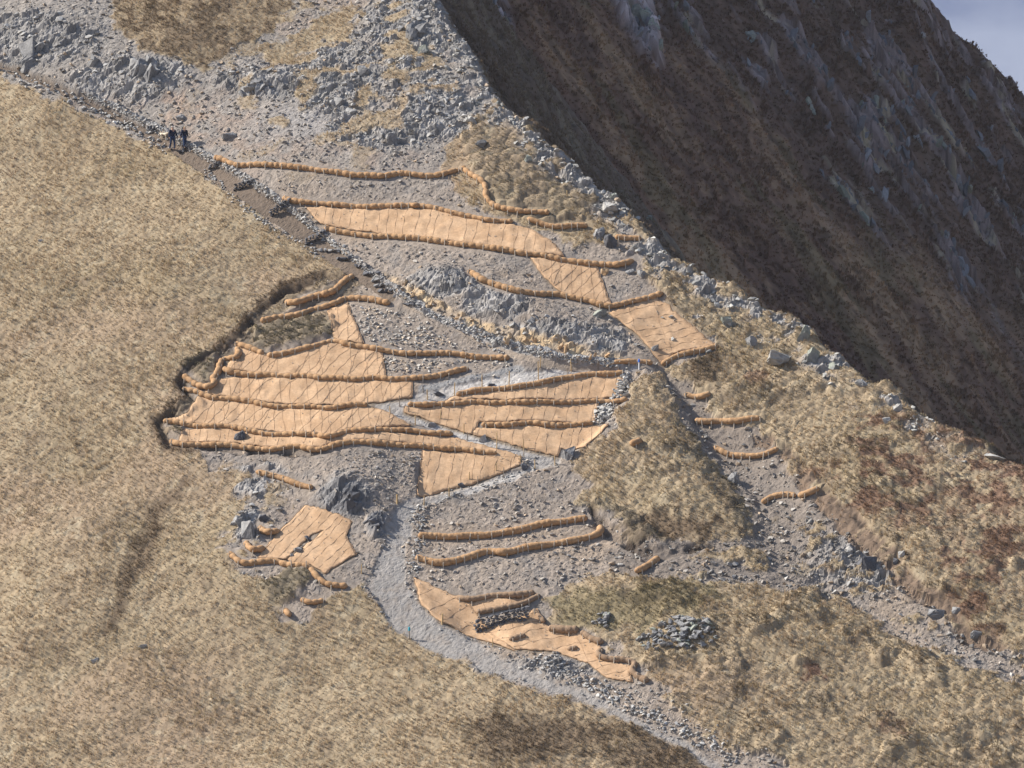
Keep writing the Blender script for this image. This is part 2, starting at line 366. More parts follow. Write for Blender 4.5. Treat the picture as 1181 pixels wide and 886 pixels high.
# turf edge: dark peat bared along the cut at the left of the mats
md = poly_sd(PX+3*fbm(X/.9, Y/.9, 2, 61), PY+3*fbm(X/.9, Y/.9, 2, 62), MATFIELD, 20)
lefty = sst(420, 330, PX)
peat = sst(-7, -1, md)*sst(7, 1, md)*lefty*(1-matm)
pb = seg_d(PX+4*fbm(X/.9, Y/.9, 2, 61), PY+4*fbm(X/.9, Y/.9, 2, 62), [(682,588),(698,610),(728,626),(758,642),(790,634),(826,628)], [3, 8, 7, 7, 4, 2])[0]
peat = np.maximum(peat, sst(3, -3, pb))
pb2 = seg_d(jx, jy, [(705,682),(740,690),(770,688)], [4, 9, 4])[0]; peat = np.maximum(peat, sst(3, -3, pb2)*.6)
lump = np.zeros(X.shape)                      # peaty turf lumps next to the mats, heathery hummocks by the ridge
for p in TURF_IN[3:9]: lump = np.maximum(lump, field(p, -4, 2))
lump = np.maximum(lump, sst(7, -3, seg_d(jx, jy, [(770,452),(792,490),(816,530),(846,572),(872,604)], [4, 9, 10, 12, 10])[0])*.9)
lump = np.maximum(lump, sst(6, -3, seg_d(jx, jy, [(690,585),(712,600),(745,625),(775,632)], [7, 10, 8, 5])[0])*.9)
humm = field(TURF_IN[11])
gl = seg_d(jx, jy, [(905,520),(930,556),(960,590),(1005,625),(1050,668),(1120,730),(1160,748)], [9,11,13,15,14,11,7])[0]
earth = sst(4, -4, gl)*sst(-.45, .0, fbm(X/1.6, Y/1.3, 3, 37)+.1)
earth = np.maximum(earth, sst(3, -3, poly_sd(jx, jy, [(868,500),(893,500),(896,514),(880,522)], 15)*-1))
gl2 = seg_d(jx, jy, GULLY_L, [4, 8, 12, 12, 8])[0]
# ------------------------------------------------------------------ fine relief
tus = worley(X/.62, Y/.62, 101); tus2 = worley(X/1.5, Y/1.5, 102)
D = np.zeros(X.shape); n_pe = fbm(X/1.3, Y/1.3, 3, 63)
D += turf*((.085+.085*sst(590, 700, PX))*(1-np.minimum(tus[0], 1))*(.6+.8*tus[4])+(.06+.04*sst(590, 700, PX))*(1-np.minimum(tus2[0], 1))+.10*fbm(X/2.5, Y/2.5, 3, 111)+.05*fbm(X/.35, Y/.35, 2, 112))
hl = worley(X/1.35+.3*vn(X, Y, 9), Y/.95, 103)
D += np.maximum(humm, lump)*(.55*np.sqrt(np.clip(1-hl[0]*1.15, 0, 1))-.1)
clump = sst(.08, .35, fbm(X/3.2, Y/2.6, 3, 121)+.25*np.exp(-((PX-810)/60)**2-((PY-390)/70)**2))*turf*sst(660, 760, PX)*(1-humm)
D += .5*clump*(.4+.6*sst(-.3, .3, fbm(X/5, Y/4, 2, 122)))*sst(640, 760, PX)*(1-humm)*np.sqrt(np.clip(1-hl[0], 0, 1))
gr = stony*(1-smooth)
D += gr*(.055*blocks(X/.42, Y/.36, 131)+.045*fbm(X/.25, Y/.25, 2, 132)+.14*fbm(X/1.5, Y/1.5, 4, 133))
rk = .42*blocks(X/1.7+.25*vn(X/.6, Y/.6, 5), Y/1.25-.5*X/1.7, 141, .9)+.24*blocks(X/.75, Y/.55-.4*X/.75, 142, .9)+.12*blocks(X/.33, Y/.27, 143)
D += rocky*(rk-.3)
D -= .28*peat*(.5+sst(-.3,.3,n_pe))
D += .3*ochre*(blocks(X/.8, Y/1.1, 151, 1.1)-.3)
D -= path_up*.42+path_mid*.12+path_grey*.08
D += path*(.05*fbm(X/.4, Y/.4, 3, 161)+.035*blocks(X/.22, Y/.2, 162))
D += edge*(1-path)*(.18+.2*blocks(X/.4, Y/.4, 171))
D += matm*.07*fbm(X/.8, Y/.9, 3, 181)
D -= .22*earth*(1-smooth)
D *= np.where(INM, 1, .5)
H = Z1+D

def sample(A, x, y):
    i = np.clip(np.searchsorted(AX, x)-1, 0, len(AX)-2); j = np.clip(np.searchsorted(AY, y)-1, 0, len(AY)-2)
    u = np.clip((x-AX[i])/(AX[i+1]-AX[i]), 0, 1); v = np.clip((y-AY[j])/(AY[j+1]-AY[j]), 0, 1)
    return (A[j, i]*(1-u)+A[j, i+1]*u)*(1-v)+(A[j+1, i]*(1-u)+A[j+1, i+1]*u)*v
def hz(x, y): return sample(H, np.asarray(x, float), np.asarray(y, float))
def at(px, py): return march(hz, px, py, 340, 480, .3)

# ------------------------------------------------------------------ ground colours (bare albedo)
def c3(*c): return np.array(c)
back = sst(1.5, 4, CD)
def lay(col, m, c): return col+(np.asarray(c)-col)*m[..., None]
n1 = fbm(X/6, Y/6, 4, 201); n2 = fbm(X/1.1, Y/1.1, 4, 202); n3 = fbm(X/.3, Y/.3, 2, 203); n4 = fbm(X/13, Y/11, 3, 204)
C = np.empty(X.shape+(3,)); C[:] = (.300, .232, .150)
C = lay(C, sst(.05, .5, n1), (.275, .213, .135))
C = lay(C, sst(.1, .6, n4)*.6, (.285, .205, .140))
C = lay(C, sst(.1, .6, -n2), (.22, .168, .112))
C = lay(C, sst(.2, .6, n2)*.6, (.37, .31, .215))
# heather and bracken on the right, brown patches low in the middle, brown streak at the left
brac = sst(.0, .4, n1+.35*n2+.95*blob(1085,560,120,75)+.75*blob(1150,620,70,80)-.42)*sst(800, 900, PX)
brac = brac*.9*sst(-.28, .15, fbm(X/1.3, Y/1., 4, 206))
brac = np.maximum(brac, .7*sst(.05, .4, n2+blob(870,440,18,12)*1.2-.5))
brac = np.maximum(brac, sst(.1, .5, n2*.8+blob(935,780,22,16)+.6*blob(130,700,0.1,.1)-.45))
streak = sst(8, -8, seg_d(jx, jy, [(215,560),(180,600),(150,660),(118,735)], [4, 10, 11, 6])[0])*sst(-.5, .1, n2+.3)
lowb = sst(-.1, .35, n1*.4+n2*.5+blob(640,850,150,36)+.7*blob(790,880,80,20)-.45)
topb = field(TURF_IN[0])*sst(-.2, .3, n2+.15)
footb = sst(-.1, .3, 1.1*blob(765,612,70,20)+.9*blob(850,560,26,40)+.8*blob(815,420,40,40)+.8*blob(740,690,40,12)+.7*blob(690,235,50,40)+1.1*sst(-15, -5, md)*sst(5, -2, md)*lefty+n2*.6-.45)
dark_h = np.maximum(np.maximum(np.maximum(streak*.8, lowb*.8), topb*.75), footb*.85)
C = lay(C, brac*turf, (.165, .098, .066))
C = lay(C, dark_h*turf, (.115, .080, .052))
olive = sst(-.1, .4, blob(700,705,75,26)*1.1+blob(780,690,60,20)*.8+n2*.5-.35)*turf
C = lay(C, olive*.6, (.150, .125, .065))
C = lay(C, np.maximum(lump, humm*.55)*turf*(.6+.4*n2), (.135, .112, .080))
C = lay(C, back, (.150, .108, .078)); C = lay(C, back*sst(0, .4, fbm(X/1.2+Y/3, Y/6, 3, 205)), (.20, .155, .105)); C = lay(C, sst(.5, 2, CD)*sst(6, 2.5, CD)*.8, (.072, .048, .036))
# stony ground
G = np.empty(X.shape+(3,)); G[:] = (.262, .217, .178)
G = lay(G, sst(-.1, .5, n2), (.218, .190, .166))
G = lay(G, sst(.1, .55, -n1+.3*n2), (.285, .225, .172))
G = lay(G, sst(260, 160, PY)*.6, (.232, .218, .202))
tint = np.clip(blob(215,125,70,30)+blob(470,150,60,40)*.7+blob(300,170,80,20)*.6+blob(340,600,20,20)*.6, 0, 1)*sst(-.25, .35, n2+.2*n3)
G = lay(G, np.clip(tint*.55+.22*sst(.1, .5, fbm(X/4, Y/3, 4, 215))*sst(330, 200, PY), 0, 1), (.33, .218, .148))
G = lay(G, blob(370,140,70,22)*.6, (.29, .275, .265))
rkc = worley(X/1.1, Y/.8-.4*X/1.1, 142)
G = lay(G, rocky, (.240, .226, .212))
G = G*(1+rocky*(rkc[4]-.5)*.5)[..., None]
G = lay(G, rocky*sst(.1, .5, fbm(X/.9, Y/.9, 3, 211))*.6, (.36, .34, .315))
knoll = np.maximum(blob(405,578,45,32), blob(437,605,22,20))
G = lay(G, np.clip(knoll*1.3, 0, 1)*rocky*.7, (.115, .115, .122))
sp = hsh(np.floor(X/.2).astype(int), np.floor(Y/.2).astype(int), 7)
G = G*(.82+.36*sp)[..., None]
gyb = field(GULLYBED)*sst(1000, 900, PX); G = lay(G, gyb*.8, (.185, .155, .130))
G = lay(G, ochre*.9, (.47, .34, .20)); G = lay(G, ochre*sst(.2, .5, fbm(X/.6, Y/.6, 3, 213)), (.60, .47, .30))
dk = field([(180,490),(205,430),(268,390),(290,345),(370,318),(410,312),(425,345),(372,356),(384,392),(308,408),(255,438),(212,452),(228,470),(190,512)], -4, 4)
G = lay(G, dk*sst(-.5, .2, n2), (.135, .108, .080))
C = lay(C, stony, G)
C = lay(C, earth*(1-smooth), (.165, .118, .084))
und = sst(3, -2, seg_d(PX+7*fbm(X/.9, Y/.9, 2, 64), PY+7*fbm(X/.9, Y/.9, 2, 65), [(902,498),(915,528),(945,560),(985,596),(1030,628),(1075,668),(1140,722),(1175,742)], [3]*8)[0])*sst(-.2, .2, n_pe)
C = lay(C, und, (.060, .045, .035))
C = lay(C, peat*(.35+.65*sst(-.3, .3, n_pe)), (.062, .046, .035))
bank = sst(2, -2, seg_d(PX, PY, [(598,428),(560,438),(520,445),(488,450)], [7, 6, 7, 6])[0])*(1-rollm)
pg = path_grey*np.clip(.55+.9*fbm(X/.5, Y/.5, 3, 214)+.5*path_grey, 0, 1)
pcol = c3(.268, .252, .236)+(c3(.50, .475, .445)-c3(.268, .252, .236))*(np.clip(blob(590,443,130,26)+.85*blob(540,498,100,24)+.6*blob(560,556,60,20)+.12*blob(462,620,30,40), 0, 1))[..., None]
C = lay(C, pg, G*.2+pcol*.8*(.88+.24*sp)[..., None])
C = lay(C, bank*(1-path_grey), (.26, .25, .24))
C = lay(C, path_up*.95, (.150, .114, .086)); C = lay(C, path_mid, (.29, .235, .185))
C = lay(C, edge*(1-path_up), c3(.27, .265, .26)*(.7+.6*sp)[..., None]); C = lay(C, matm, (.22, .17, .12))
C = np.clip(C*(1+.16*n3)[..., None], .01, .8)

# ------------------------------------------------------------------ mesh and material helpers
def raw_mesh(name, V, F, smooth=False, col=None):
    """V (n,3); F (m,k) equal-sided faces"""
    me = bpy.data.meshes.new(name); V = np.ascontiguousarray(V, np.float32); F = np.ascontiguousarray(F, np.int32)
    me.vertices.add(len(V)); me.vertices.foreach_set('co', V.ravel())
    k = F.shape[1]
    me.loops.add(F.size); me.loops.foreach_set('vertex_index', F.ravel())
    me.polygons.add(len(F)); me.polygons.foreach_set('loop_start', np.arange(0, F.size, k, dtype=np.int32))
    try: me.polygons.foreach_set('loop_total', np.full(len(F), k, np.int32))
    except Exception: pass
    me.polygons.foreach_set('use_smooth', np.full(len(F), smooth, bool))
    if col is not None:
        a = me.color_attributes.new('tint', 'FLOAT_COLOR', 'POINT')
        c = np.ones((len(V), 4), np.float32); c[:, :3] = col
        a.data.foreach_set('color', c.ravel())
    me.update(calc_edges=True); me.validate()
    return me
def link(name, me, mat=None, parent=None):
    o = bpy.data.objects.new(name, me); COL.objects.link(o)
    if mat is not None and me is not None and len(me.materials) == 0: me.materials.append(mat)
    if parent is not None: o.parent = parent
    return o
def tag(o, label=None, cat=None, group=None, kind=None):
    if label: o['label'] = label
    if cat: o['category'] = cat
    if group: o['group'] = group
    if kind: o['kind'] = kind
    return o
def empty(name, loc, rz=0):
    o = bpy.data.objects.new(name, None); COL.objects.link(o); o.location = loc; o.rotation_euler = (0, 0, rz)
    o.empty_display_size = .3
    return o

def material(name, color=None, attr=None, var=.25, scale=6., rough=.95, bump=.3, bscale=25., spec=.15, c2=None, fibre=False, transl=0):
    m = bpy.data.materials.new(name); m.use_nodes = True
    nt = m.node_tree; N = nt.nodes; Lk = nt.links
    b = N['Principled BSDF']; b.inputs['Roughness'].default_value = rough; b.inputs['Specular IOR Level'].default_value = spec
    tc = N.new('ShaderNodeTexCoord'); vec = tc.outputs['Object']
    if fibre:
        mp = N.new('ShaderNodeMapping'); mp.inputs['Scale'].default_value = fibre; Lk.new(vec, mp.inputs['Vector']); vec = mp.outputs['Vector']
    nz = N.new('ShaderNodeTexNoise'); nz.inputs['Scale'].default_value = scale; nz.inputs['Detail'].default_value = 6; nz.inputs['Roughness'].default_value = .65
    Lk.new(vec, nz.inputs['Vector'])
    if attr:
        at_ = N.new('ShaderNodeAttribute'); at_.attribute_name = attr; src = at_.outputs['Color']
    else:
        mx = N.new('ShaderNodeMix'); mx.data_type = 'RGBA'
        mx.inputs['A'].default_value = (*color, 1); mx.inputs['B'].default_value = (*(c2 or color), 1)
        n2_ = N.new('ShaderNodeTexNoise'); n2_.inputs['Scale'].default_value = scale*.17; n2_.inputs['Detail'].default_value = 3
        Lk.new(tc.outputs['Object'], n2_.inputs['Vector'])
        rm = N.new('ShaderNodeMapRange'); rm.inputs['From Min'].default_value = .38; rm.inputs['From Max'].default_value = .62
        Lk.new(n2_.outputs['Fac'], rm.inputs['Value']); Lk.new(rm.outputs['Result'], mx.inputs['Factor'])
        src = mx.outputs['Result']
    rg = N.new('ShaderNodeMapRange'); rg.inputs['From Min'].default_value = .25; rg.inputs['From Max'].default_value = .75
    rg.inputs['To Min'].default_value = 1-var; rg.inputs['To Max'].default_value = 1+var
    Lk.new(nz.outputs['Fac'], rg.inputs['Value'])
    mul = N.new('ShaderNodeMix'); mul.data_type = 'RGBA'; mul.blend_type = 'MULTIPLY'; mul.inputs['Factor'].default_value = 1
    Lk.new(src, mul.inputs['A']); Lk.new(rg.outputs['Result'], mul.inputs['B'])
    Lk.new(mul.outputs['Result'], b.inputs['Base Color'])
    if bump:
        nb = N.new('ShaderNodeTexNoise'); nb.inputs['Scale'].default_value = bscale; nb.inputs['Detail'].default_value = 4
        Lk.new(vec, nb.inputs['Vector'])
        bp = N.new('ShaderNodeBump'); bp.inputs['Strength'].default_value = bump; bp.inputs['Distance'].default_value = .05
        Lk.new(nb.outputs['Fac'], bp.inputs['Height']); Lk.new(bp.outputs['Normal'], b.inputs['Normal'])
    return m
M_ground = material('ground_cover', attr='tint', var=.22, scale=9, bump=.5, bscale=14)
M_stone = material('broken_stone', attr='tint', var=.22, scale=5, bump=.5, bscale=9, rough=.85)
M_grass = material('dry_grass', attr='tint', var=.1, scale=3, bump=0)
_n = M_grass.node_tree; _b = _n.nodes['Principled BSDF']; _t = _n.nodes.new('ShaderNodeBsdfTranslucent'); _m = _n.nodes.new('ShaderNodeMixShader'); _m.inputs['Fac'].default_value = .38
_n.links.new(_b.inputs['Base Color'].links[0].from_socket, _t.inputs['Color']); _n.links.new(_b.outputs[0], _m.inputs[1]); _n.links.new(_t.outputs[0], _m.inputs[2])
_n.links.new(_m.outputs[0], _n.nodes['Material Output'].inputs['Surface'])
M_mat = material('jute_cloth', (.500, .334, .203), c2=(.420, .270, .158), var=.2, scale=5, bump=.5, bscale=16)
M_roll = material('coir_roll', (.42, .262, .142), c2=(.34, .20, .102), var=.28, scale=14, bump=.6, bscale=28)
M_rollo = material('old_coir_roll', (.30, .20, .125), c2=(.24, .165, .11), var=.3, scale=14, bump=.6, bscale=28)
M_cord = material('brown_cord', (.34, .22, .135), var=.15)
M_stake = material('pale_stake', (.50, .44, .36), c2=(.36, .29, .22), var=.2)
M_post = material('fresh_wood', (.46, .33, .17), c2=(.40, .27, .14), var=.15)
M_postd = material('grey_wood', (.24, .20, .16), c2=(.18, .15, .12), var=.2)
M_rock = material('grey_rock', (.285, .278, .27), c2=(.19, .187, .187), var=.32, scale=4, bump=.8, bscale=6, rough=.85)
M_pale = material('pale_rock', (.42, .40, .365), c2=(.30, .29, .275), var=.3, scale=4, bump=.7, bscale=6, rough=.85)
M_dark = material('dark_rock', (.13, .13, .14), c2=(.085, .085, .092), var=.3, scale=4, bump=.8, bscale=6, rough=.85)
M_lich = material('lichened_rock', (.30, .315, .255), c2=(.20, .205, .20), var=.3, scale=4, bump=.7, bscale=6, rough=.85)
M_och = material('rusty_rock', (.48, .36, .23), c2=(.40, .25, .13), var=.3, scale=4, bump=.7, bscale=6, rough=.85)
ROCKM = {'g': M_rock, 'p': M_pale, 'd': M_dark, 'l': M_lich, 'o': M_och}

def grid_faces(nx, ny):
    i = np.arange(ny-1)[:, None]*nx+np.arange(nx-1)[None, :]
    i = i.ravel()
    return np.stack([i, i+1, i+nx+1, i+nx], 1)
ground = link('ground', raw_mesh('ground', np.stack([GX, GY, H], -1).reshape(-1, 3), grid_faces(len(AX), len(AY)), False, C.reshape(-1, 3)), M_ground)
tag(ground, 'stony and grassy mountain slope under the works', None, None, 'structure')
# ------------------------------------------------------------------ loose stones
def hull(n, seed, sc=(1, 1, 1)):
    r = random.Random(seed); bm = bmesh.new()
    for k in range(n):
        v = Vector((r.gauss(0, 1), r.gauss(0, 1), r.gauss(0, 1))).normalized()*(.75+.3*r.random())
        bm.verts.new((v.x*sc[0], v.y*sc[1], v.z*sc[2]))
    g = bmesh.ops.convex_hull(bm, input=bm.verts)
    bmesh.ops.delete(bm, geom=[e for e in g['geom_interior'] if isinstance(e, bmesh.types.BMVert)], context='VERTS')
    bm.verts.ensure_lookup_table(); bm.verts.index_update()
    V = np.array([v.co[:] for v in bm.verts]); F = np.array([[v.index for v in f.verts] for f in bm.faces if len(f.verts) == 3])
    bm.free(); return V, F
TPL = [hull(11, 40+k, (1, .8, .55)) for k in range(10)]
fi = np.flatnonzero(INM.ravel() & (GX.ravel() > -46.9) & (GX.ravel() < 49.9) & (GY.ravel() > -39.9) & (GY.ravel() < 93) & (CD.ravel() < 70)
                    & (PX.ravel() > -70) & (PX.ravel() < 1250) & (PY.ravel() > -70) & (PY.ravel() < 960))
ROWH = np.repeat(np.gradient(AY)[:, None], len(AX), 1).ravel()[fi]
def pick(dens, per):
    """random ground points; dens is stones per m2 on every grid node"""
    w = dens.ravel()[fi].clip(0)*ROWH/STEP; n = int(w.sum()*STEP*STEP*per)
    k_ = RNG.choice(len(fi), n, p=w/w.sum()); k = fi[k_]
    x = GX.ravel()[k]+(RNG.random(n)-.5)*STEP; y = GY.ravel()[k]+(RNG.random(n)-.5)*STEP
    return x, y, hz(x, y), k
def rotm(n, tilt=.6):
    a = RNG.random(n)*6.283; b = (RNG.random(n)-.5)*2*tilt; c = (RNG.random(n)-.5)*2*tilt
    ca, sa, cb, sb, cc, sc = np.cos(a), np.sin(a), np.cos(b), np.sin(b), np.cos(c), np.sin(c)
    z = np.zeros(n); o = np.ones(n)
    Rz = np.stack([np.stack([ca, -sa, z], -1), np.stack([sa, ca, z], -1), np.stack([z, z, o], -1)], 1)
    Rx = np.stack([np.stack([o, z, z], -1), np.stack([z, cb, -sb], -1), np.stack([z, sb, cb], -1)], 1)
    Ry = np.stack([np.stack([cc, z, sc], -1), np.stack([z, o, z], -1), np.stack([-sc, z, cc], -1)], 1)
    return Rx @ Ry @ Rz
def scatter(name, label, cat, x, y, z, size, col):
    n = len(x); R = rotm(n); t = RNG.integers(0, len(TPL), n); Vs, Fs, Cs = [], [], []; off = 0
    for k, (tv, tf) in enumerate(TPL):
        m = np.flatnonzero(t == k)
        if not len(m): continue
        v = np.einsum('nij,vj->nvi', R[m], tv)*(size[m]*.5)[:, None, None]
        v += np.stack([x[m], y[m], z[m]+size[m]*.12], -1)[:, None, :]
        Vs.append(v.reshape(-1, 3)); Fs.append((tf[None]+(np.arange(len(m))*len(tv))[:, None, None]).reshape(-1, 3)+off)
        Cs.append(np.repeat(col[m], len(tv), 0)); off += len(m)*len(tv)
    o = link(name, raw_mesh(name, np.concatenate(Vs), np.concatenate(Fs), False, np.concatenate(Cs)), M_stone)
    return tag(o, label, cat, None, 'stuff')
def stone_cols(n, a=(.235, .212, .19), b=(.42, .38, .33), w=.12, warm=(.36, .25, .15)):
    t = RNG.random(n)[:, None]**1.3; c = np.array(a)*(1-t)+np.array(b)*t
    m = RNG.random(n) < w; c[m] = c[m]*.4+np.array(warm)*.6
    return c*(.8+.4*RNG.random(n))[:, None]
free = (CD < 2)*stony*(1-matm)*(1-rollm)*(1-np.maximum(path_grey, np.maximum(path_up, path_mid)))
def powsize(n, lo, hi, p=2.6): return lo+(hi-lo)*RNG.random(n)**p
RUB = [(412,352),(470,366),(540,395),(590,412),(590,420),(545,424),(500,438),(448,434),(432,402)]
RUB2 = [(388,521),(485,523),(478,556),(440,552),(405,545)]
rub = field(RUB, -3, 3); rub2 = field(RUB2, -3, 3)
upper = sst(300, 150, PY)*sst(60, 200, PX)
rlow = field([(486,585),(560,566),(640,545),(690,600),(690,680),(620,684),(520,690),(484,660)], -5, 5)
# general scree
x, y, z, k = pick(free*(1-rub*.9)*(.8+2.2*sst(-.2, .5, fbm(X/2.2, Y/2.2, 3, 301))+1.6*upper+1.2*rlow), 2.4)
scatter('scree', 'loose grey and rusty stones strewn over the worked slope', 'stones', x, y, z, powsize(len(x), .09, .62, 4.0), stone_cols(len(x)))
x, y, z, k = pick(free*(1-rub)*(1-.5*rocky)*(.5+sst(-.3, .3, fbm(X/.9, Y/.9, 3, 307))), 8)
scatter('gravel', 'small grey and tan gravel lying over the bare slope', 'gravel', x, y, z, powsize(len(x), .07, .20, 1.6), stone_cols(len(x), (.205, .185, .165), (.38, .335, .285), .15))
x, y, z, k = pick(free*rub*(.25+sst(-.5, .1, fbm(X/1.2, Y/1.2, 2, 303))), 18)
scatter('pale_rubble', 'pale tan rubble above and below the long coir roll left of the path', 'stones', x, y, z, powsize(len(x), .12, .48, 1.7), stone_cols(len(x), (.36, .34, .31), (.56, .52, .46), .2, (.50, .36, .22)))
marg = np.maximum(sst(14, 1, seg_d(jx, jy, P_C, P_CW)[0]), 0*PX)*sst(-7, -1, seg_d(jx, jy, P_C, P_CW)[0])*(1-matm)*(1-rollm)*np.maximum(stony, .35)
x, y, z, k = pick(marg+.9*field([(600,752),(660,770),(740,795),(800,815),(860,860),(900,890),(860,886),(760,838),(640,790),(570,752)], -4, 4)*(1-matm)*(1-path_grey), 7)
scatter('path_gravel', 'grey gravel and small stones along the margins of the grey path', 'gravel', x, y, z, powsize(len(x), .08, .42, 2.6), stone_cols(len(x), (.25, .238, .225), (.43, .41, .375), .1))
gbed = field(GULLYBED)*(1-rollm)*(1-turf_in)
x, y, z, k = pick(gbed*(.3+sst(-.3, .3, fbm(X/1.6, Y/1.6, 3, 315))), 6)
scatter('gully_rubble', 'grey and brown rubble filling the bed of the eroded gully', 'stones', x, y, z, powsize(len(x), .10, .75, 3), stone_cols(len(x), (.18, .168, .155), (.36, .335, .30), .15))
x, y, z, k = pick(crst*(.5+sst(-.2, .3, fbm(X/1.5, Y/1.5, 3, 309)))+flank*.8, 4)
scatter('crest_rubble', 'broken grey rock and stones along the ridge crest', 'stones', x, y, z, powsize(len(x), .15, .95, 2.2), stone_cols(len(x), (.24, .235, .22), (.42, .405, .37), .06))
x, y, z, k = pick(free*rub2, 13)
scatter('grey_rubble', 'small grey rubble between the lowest long roll and the dark knoll', 'stones', x, y, z, powsize(len(x), .1, .38, 2), stone_cols(len(x), (.25, .24, .235), (.40, .37, .34), .18))
big = sst(.25, .75, rocky)*sst(320, 200, PY)+.8*blob(620,772,85,16)*free+.5*blob(1000,655,80,45)*free+.6*blob(300,600,50,50)*free+.35*blob(600,370,80,30)*free
x, y, z, k = pick(big*free*(.4+sst(-.2, .4, fbm(X/3, Y/3, 3, 305))), 3.2)
scatter('block_scree', 'angular grey blocks lying about the crags and the gully', 'stones', x, y, z, powsize(len(x), .22, .95, 2.6), stone_cols(len(x), (.24, .235, .23), (.40, .385, .36), .05))
# stones set along path edges
def row_of_stones(pts, step, jit, lo, hi):
    xs = []
    for a, b in zip(pts[:-1], pts[1:]):
        L = math.hypot(b[0]-a[0], b[1]-a[1]); n = max(1, int(L/step))
        for q in range(n):
            t = (q+random.random())/n
            xs.append((a[0]+(b[0]-a[0])*t+random.gauss(0, jit), a[1]+(b[1]-a[1])*t+random.gauss(0, jit)))
    p = at([q[0] for q in xs], [q[1] for q in xs])
    return p, powsize(len(p), lo, hi, 1.6)
E = []
for pts, st, j, lo, hi in [(P_EDGE, .35, 1.9, .18, .5), ([(0,82),(60,104),(120,132),(165,156),(196,172)], .9, 4, .2, .7), ([(236,196),(262,222),(290,246),(318,266),(345,280),(372,298)], .7, 2, .15, .45),
                           ([(520,372),(556,396),(590,412)], 1.6, 2, .15, .5), ([(484,588),(483,612),(480,640),(478,664)], .5, 4, .15, .55), ([(486,586),(520,574),(556,562),(596,547)], 1.2, 3, .1, .4),
                           ([(722,432),(716,452),(706,464),(694,478),(690,486)], .28, 4, .2, .6), ([(620,760),(680,790),(740,822),(800,850),(850,876)], .6, 6, .15, .6)]:
    E.append(row_of_stones(pts, st, j, lo, hi))
p = np.concatenate([e[0] for e in E]); sz = np.concatenate([e[1] for e in E])
scatter('edging_stones', 'grey stones packed along the edges of the path', 'stones', p[:, 0], p[:, 1], p[:, 2], sz, stone_cols(len(p), (.28, .275, .265), (.46, .44, .41), .1))

# ------------------------------------------------------------------ grass and heather
GC = np.empty(X.shape+(3,)); GC[:] = (.475, .366, .250)
GC = lay(GC, sst(.0, .45, n1), (.440, .345, .225)); GC = lay(GC, sst(.05, .55, -n4)*.7, (.425, .315, .208)); GC = lay(GC, sst(.1, .6, -n2), (.385, .285, .178))
GC = lay(GC, sst(.1, .5, n2)*.8, (.54, .445, .305))
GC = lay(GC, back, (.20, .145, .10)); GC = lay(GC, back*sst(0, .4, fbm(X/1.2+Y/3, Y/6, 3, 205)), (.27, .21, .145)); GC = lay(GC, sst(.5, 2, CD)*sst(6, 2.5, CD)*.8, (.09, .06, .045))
GC = lay(GC, np.maximum(dk*.9, peat*.8), (.13, .105, .075))
GC = lay(GC, blob(8,180,26,60)*sst(-.3, .2, n2), (.30, .17, .10)); GC = lay(GC, np.clip(blob(400,770,150,70)+blob(300,330,50,90)*.6, 0, 1)*.45, (.56, .46, .33))
GC = lay(GC, sst(560, 420, PX)*.4, (.52, .425, .315))
strk = fbm((X*.8+Y*.6)/3.5, (X*.6-Y*.8)/.8, 3, 318)*sst(640, 760, PX)
GC = lay(GC, sst(.1, .45, strk)*.6, (.58, .49, .345)); GC = lay(GC, sst(.1, .45, -strk)*.5, (.30, .225, .145))
GC = lay(GC, brac, (.225, .135, .09)); GC = lay(GC, dark_h, (.15, .105, .068)); GC = lay(GC, olive*.8, (.23, .195, .115))
GC = lay(GC, clump*sst(.1, .5, hl[0])*.75, (.20, .16, .105))
GC = lay(GC, np.maximum(lump*.9, humm*.5), (.175, .15, .105))
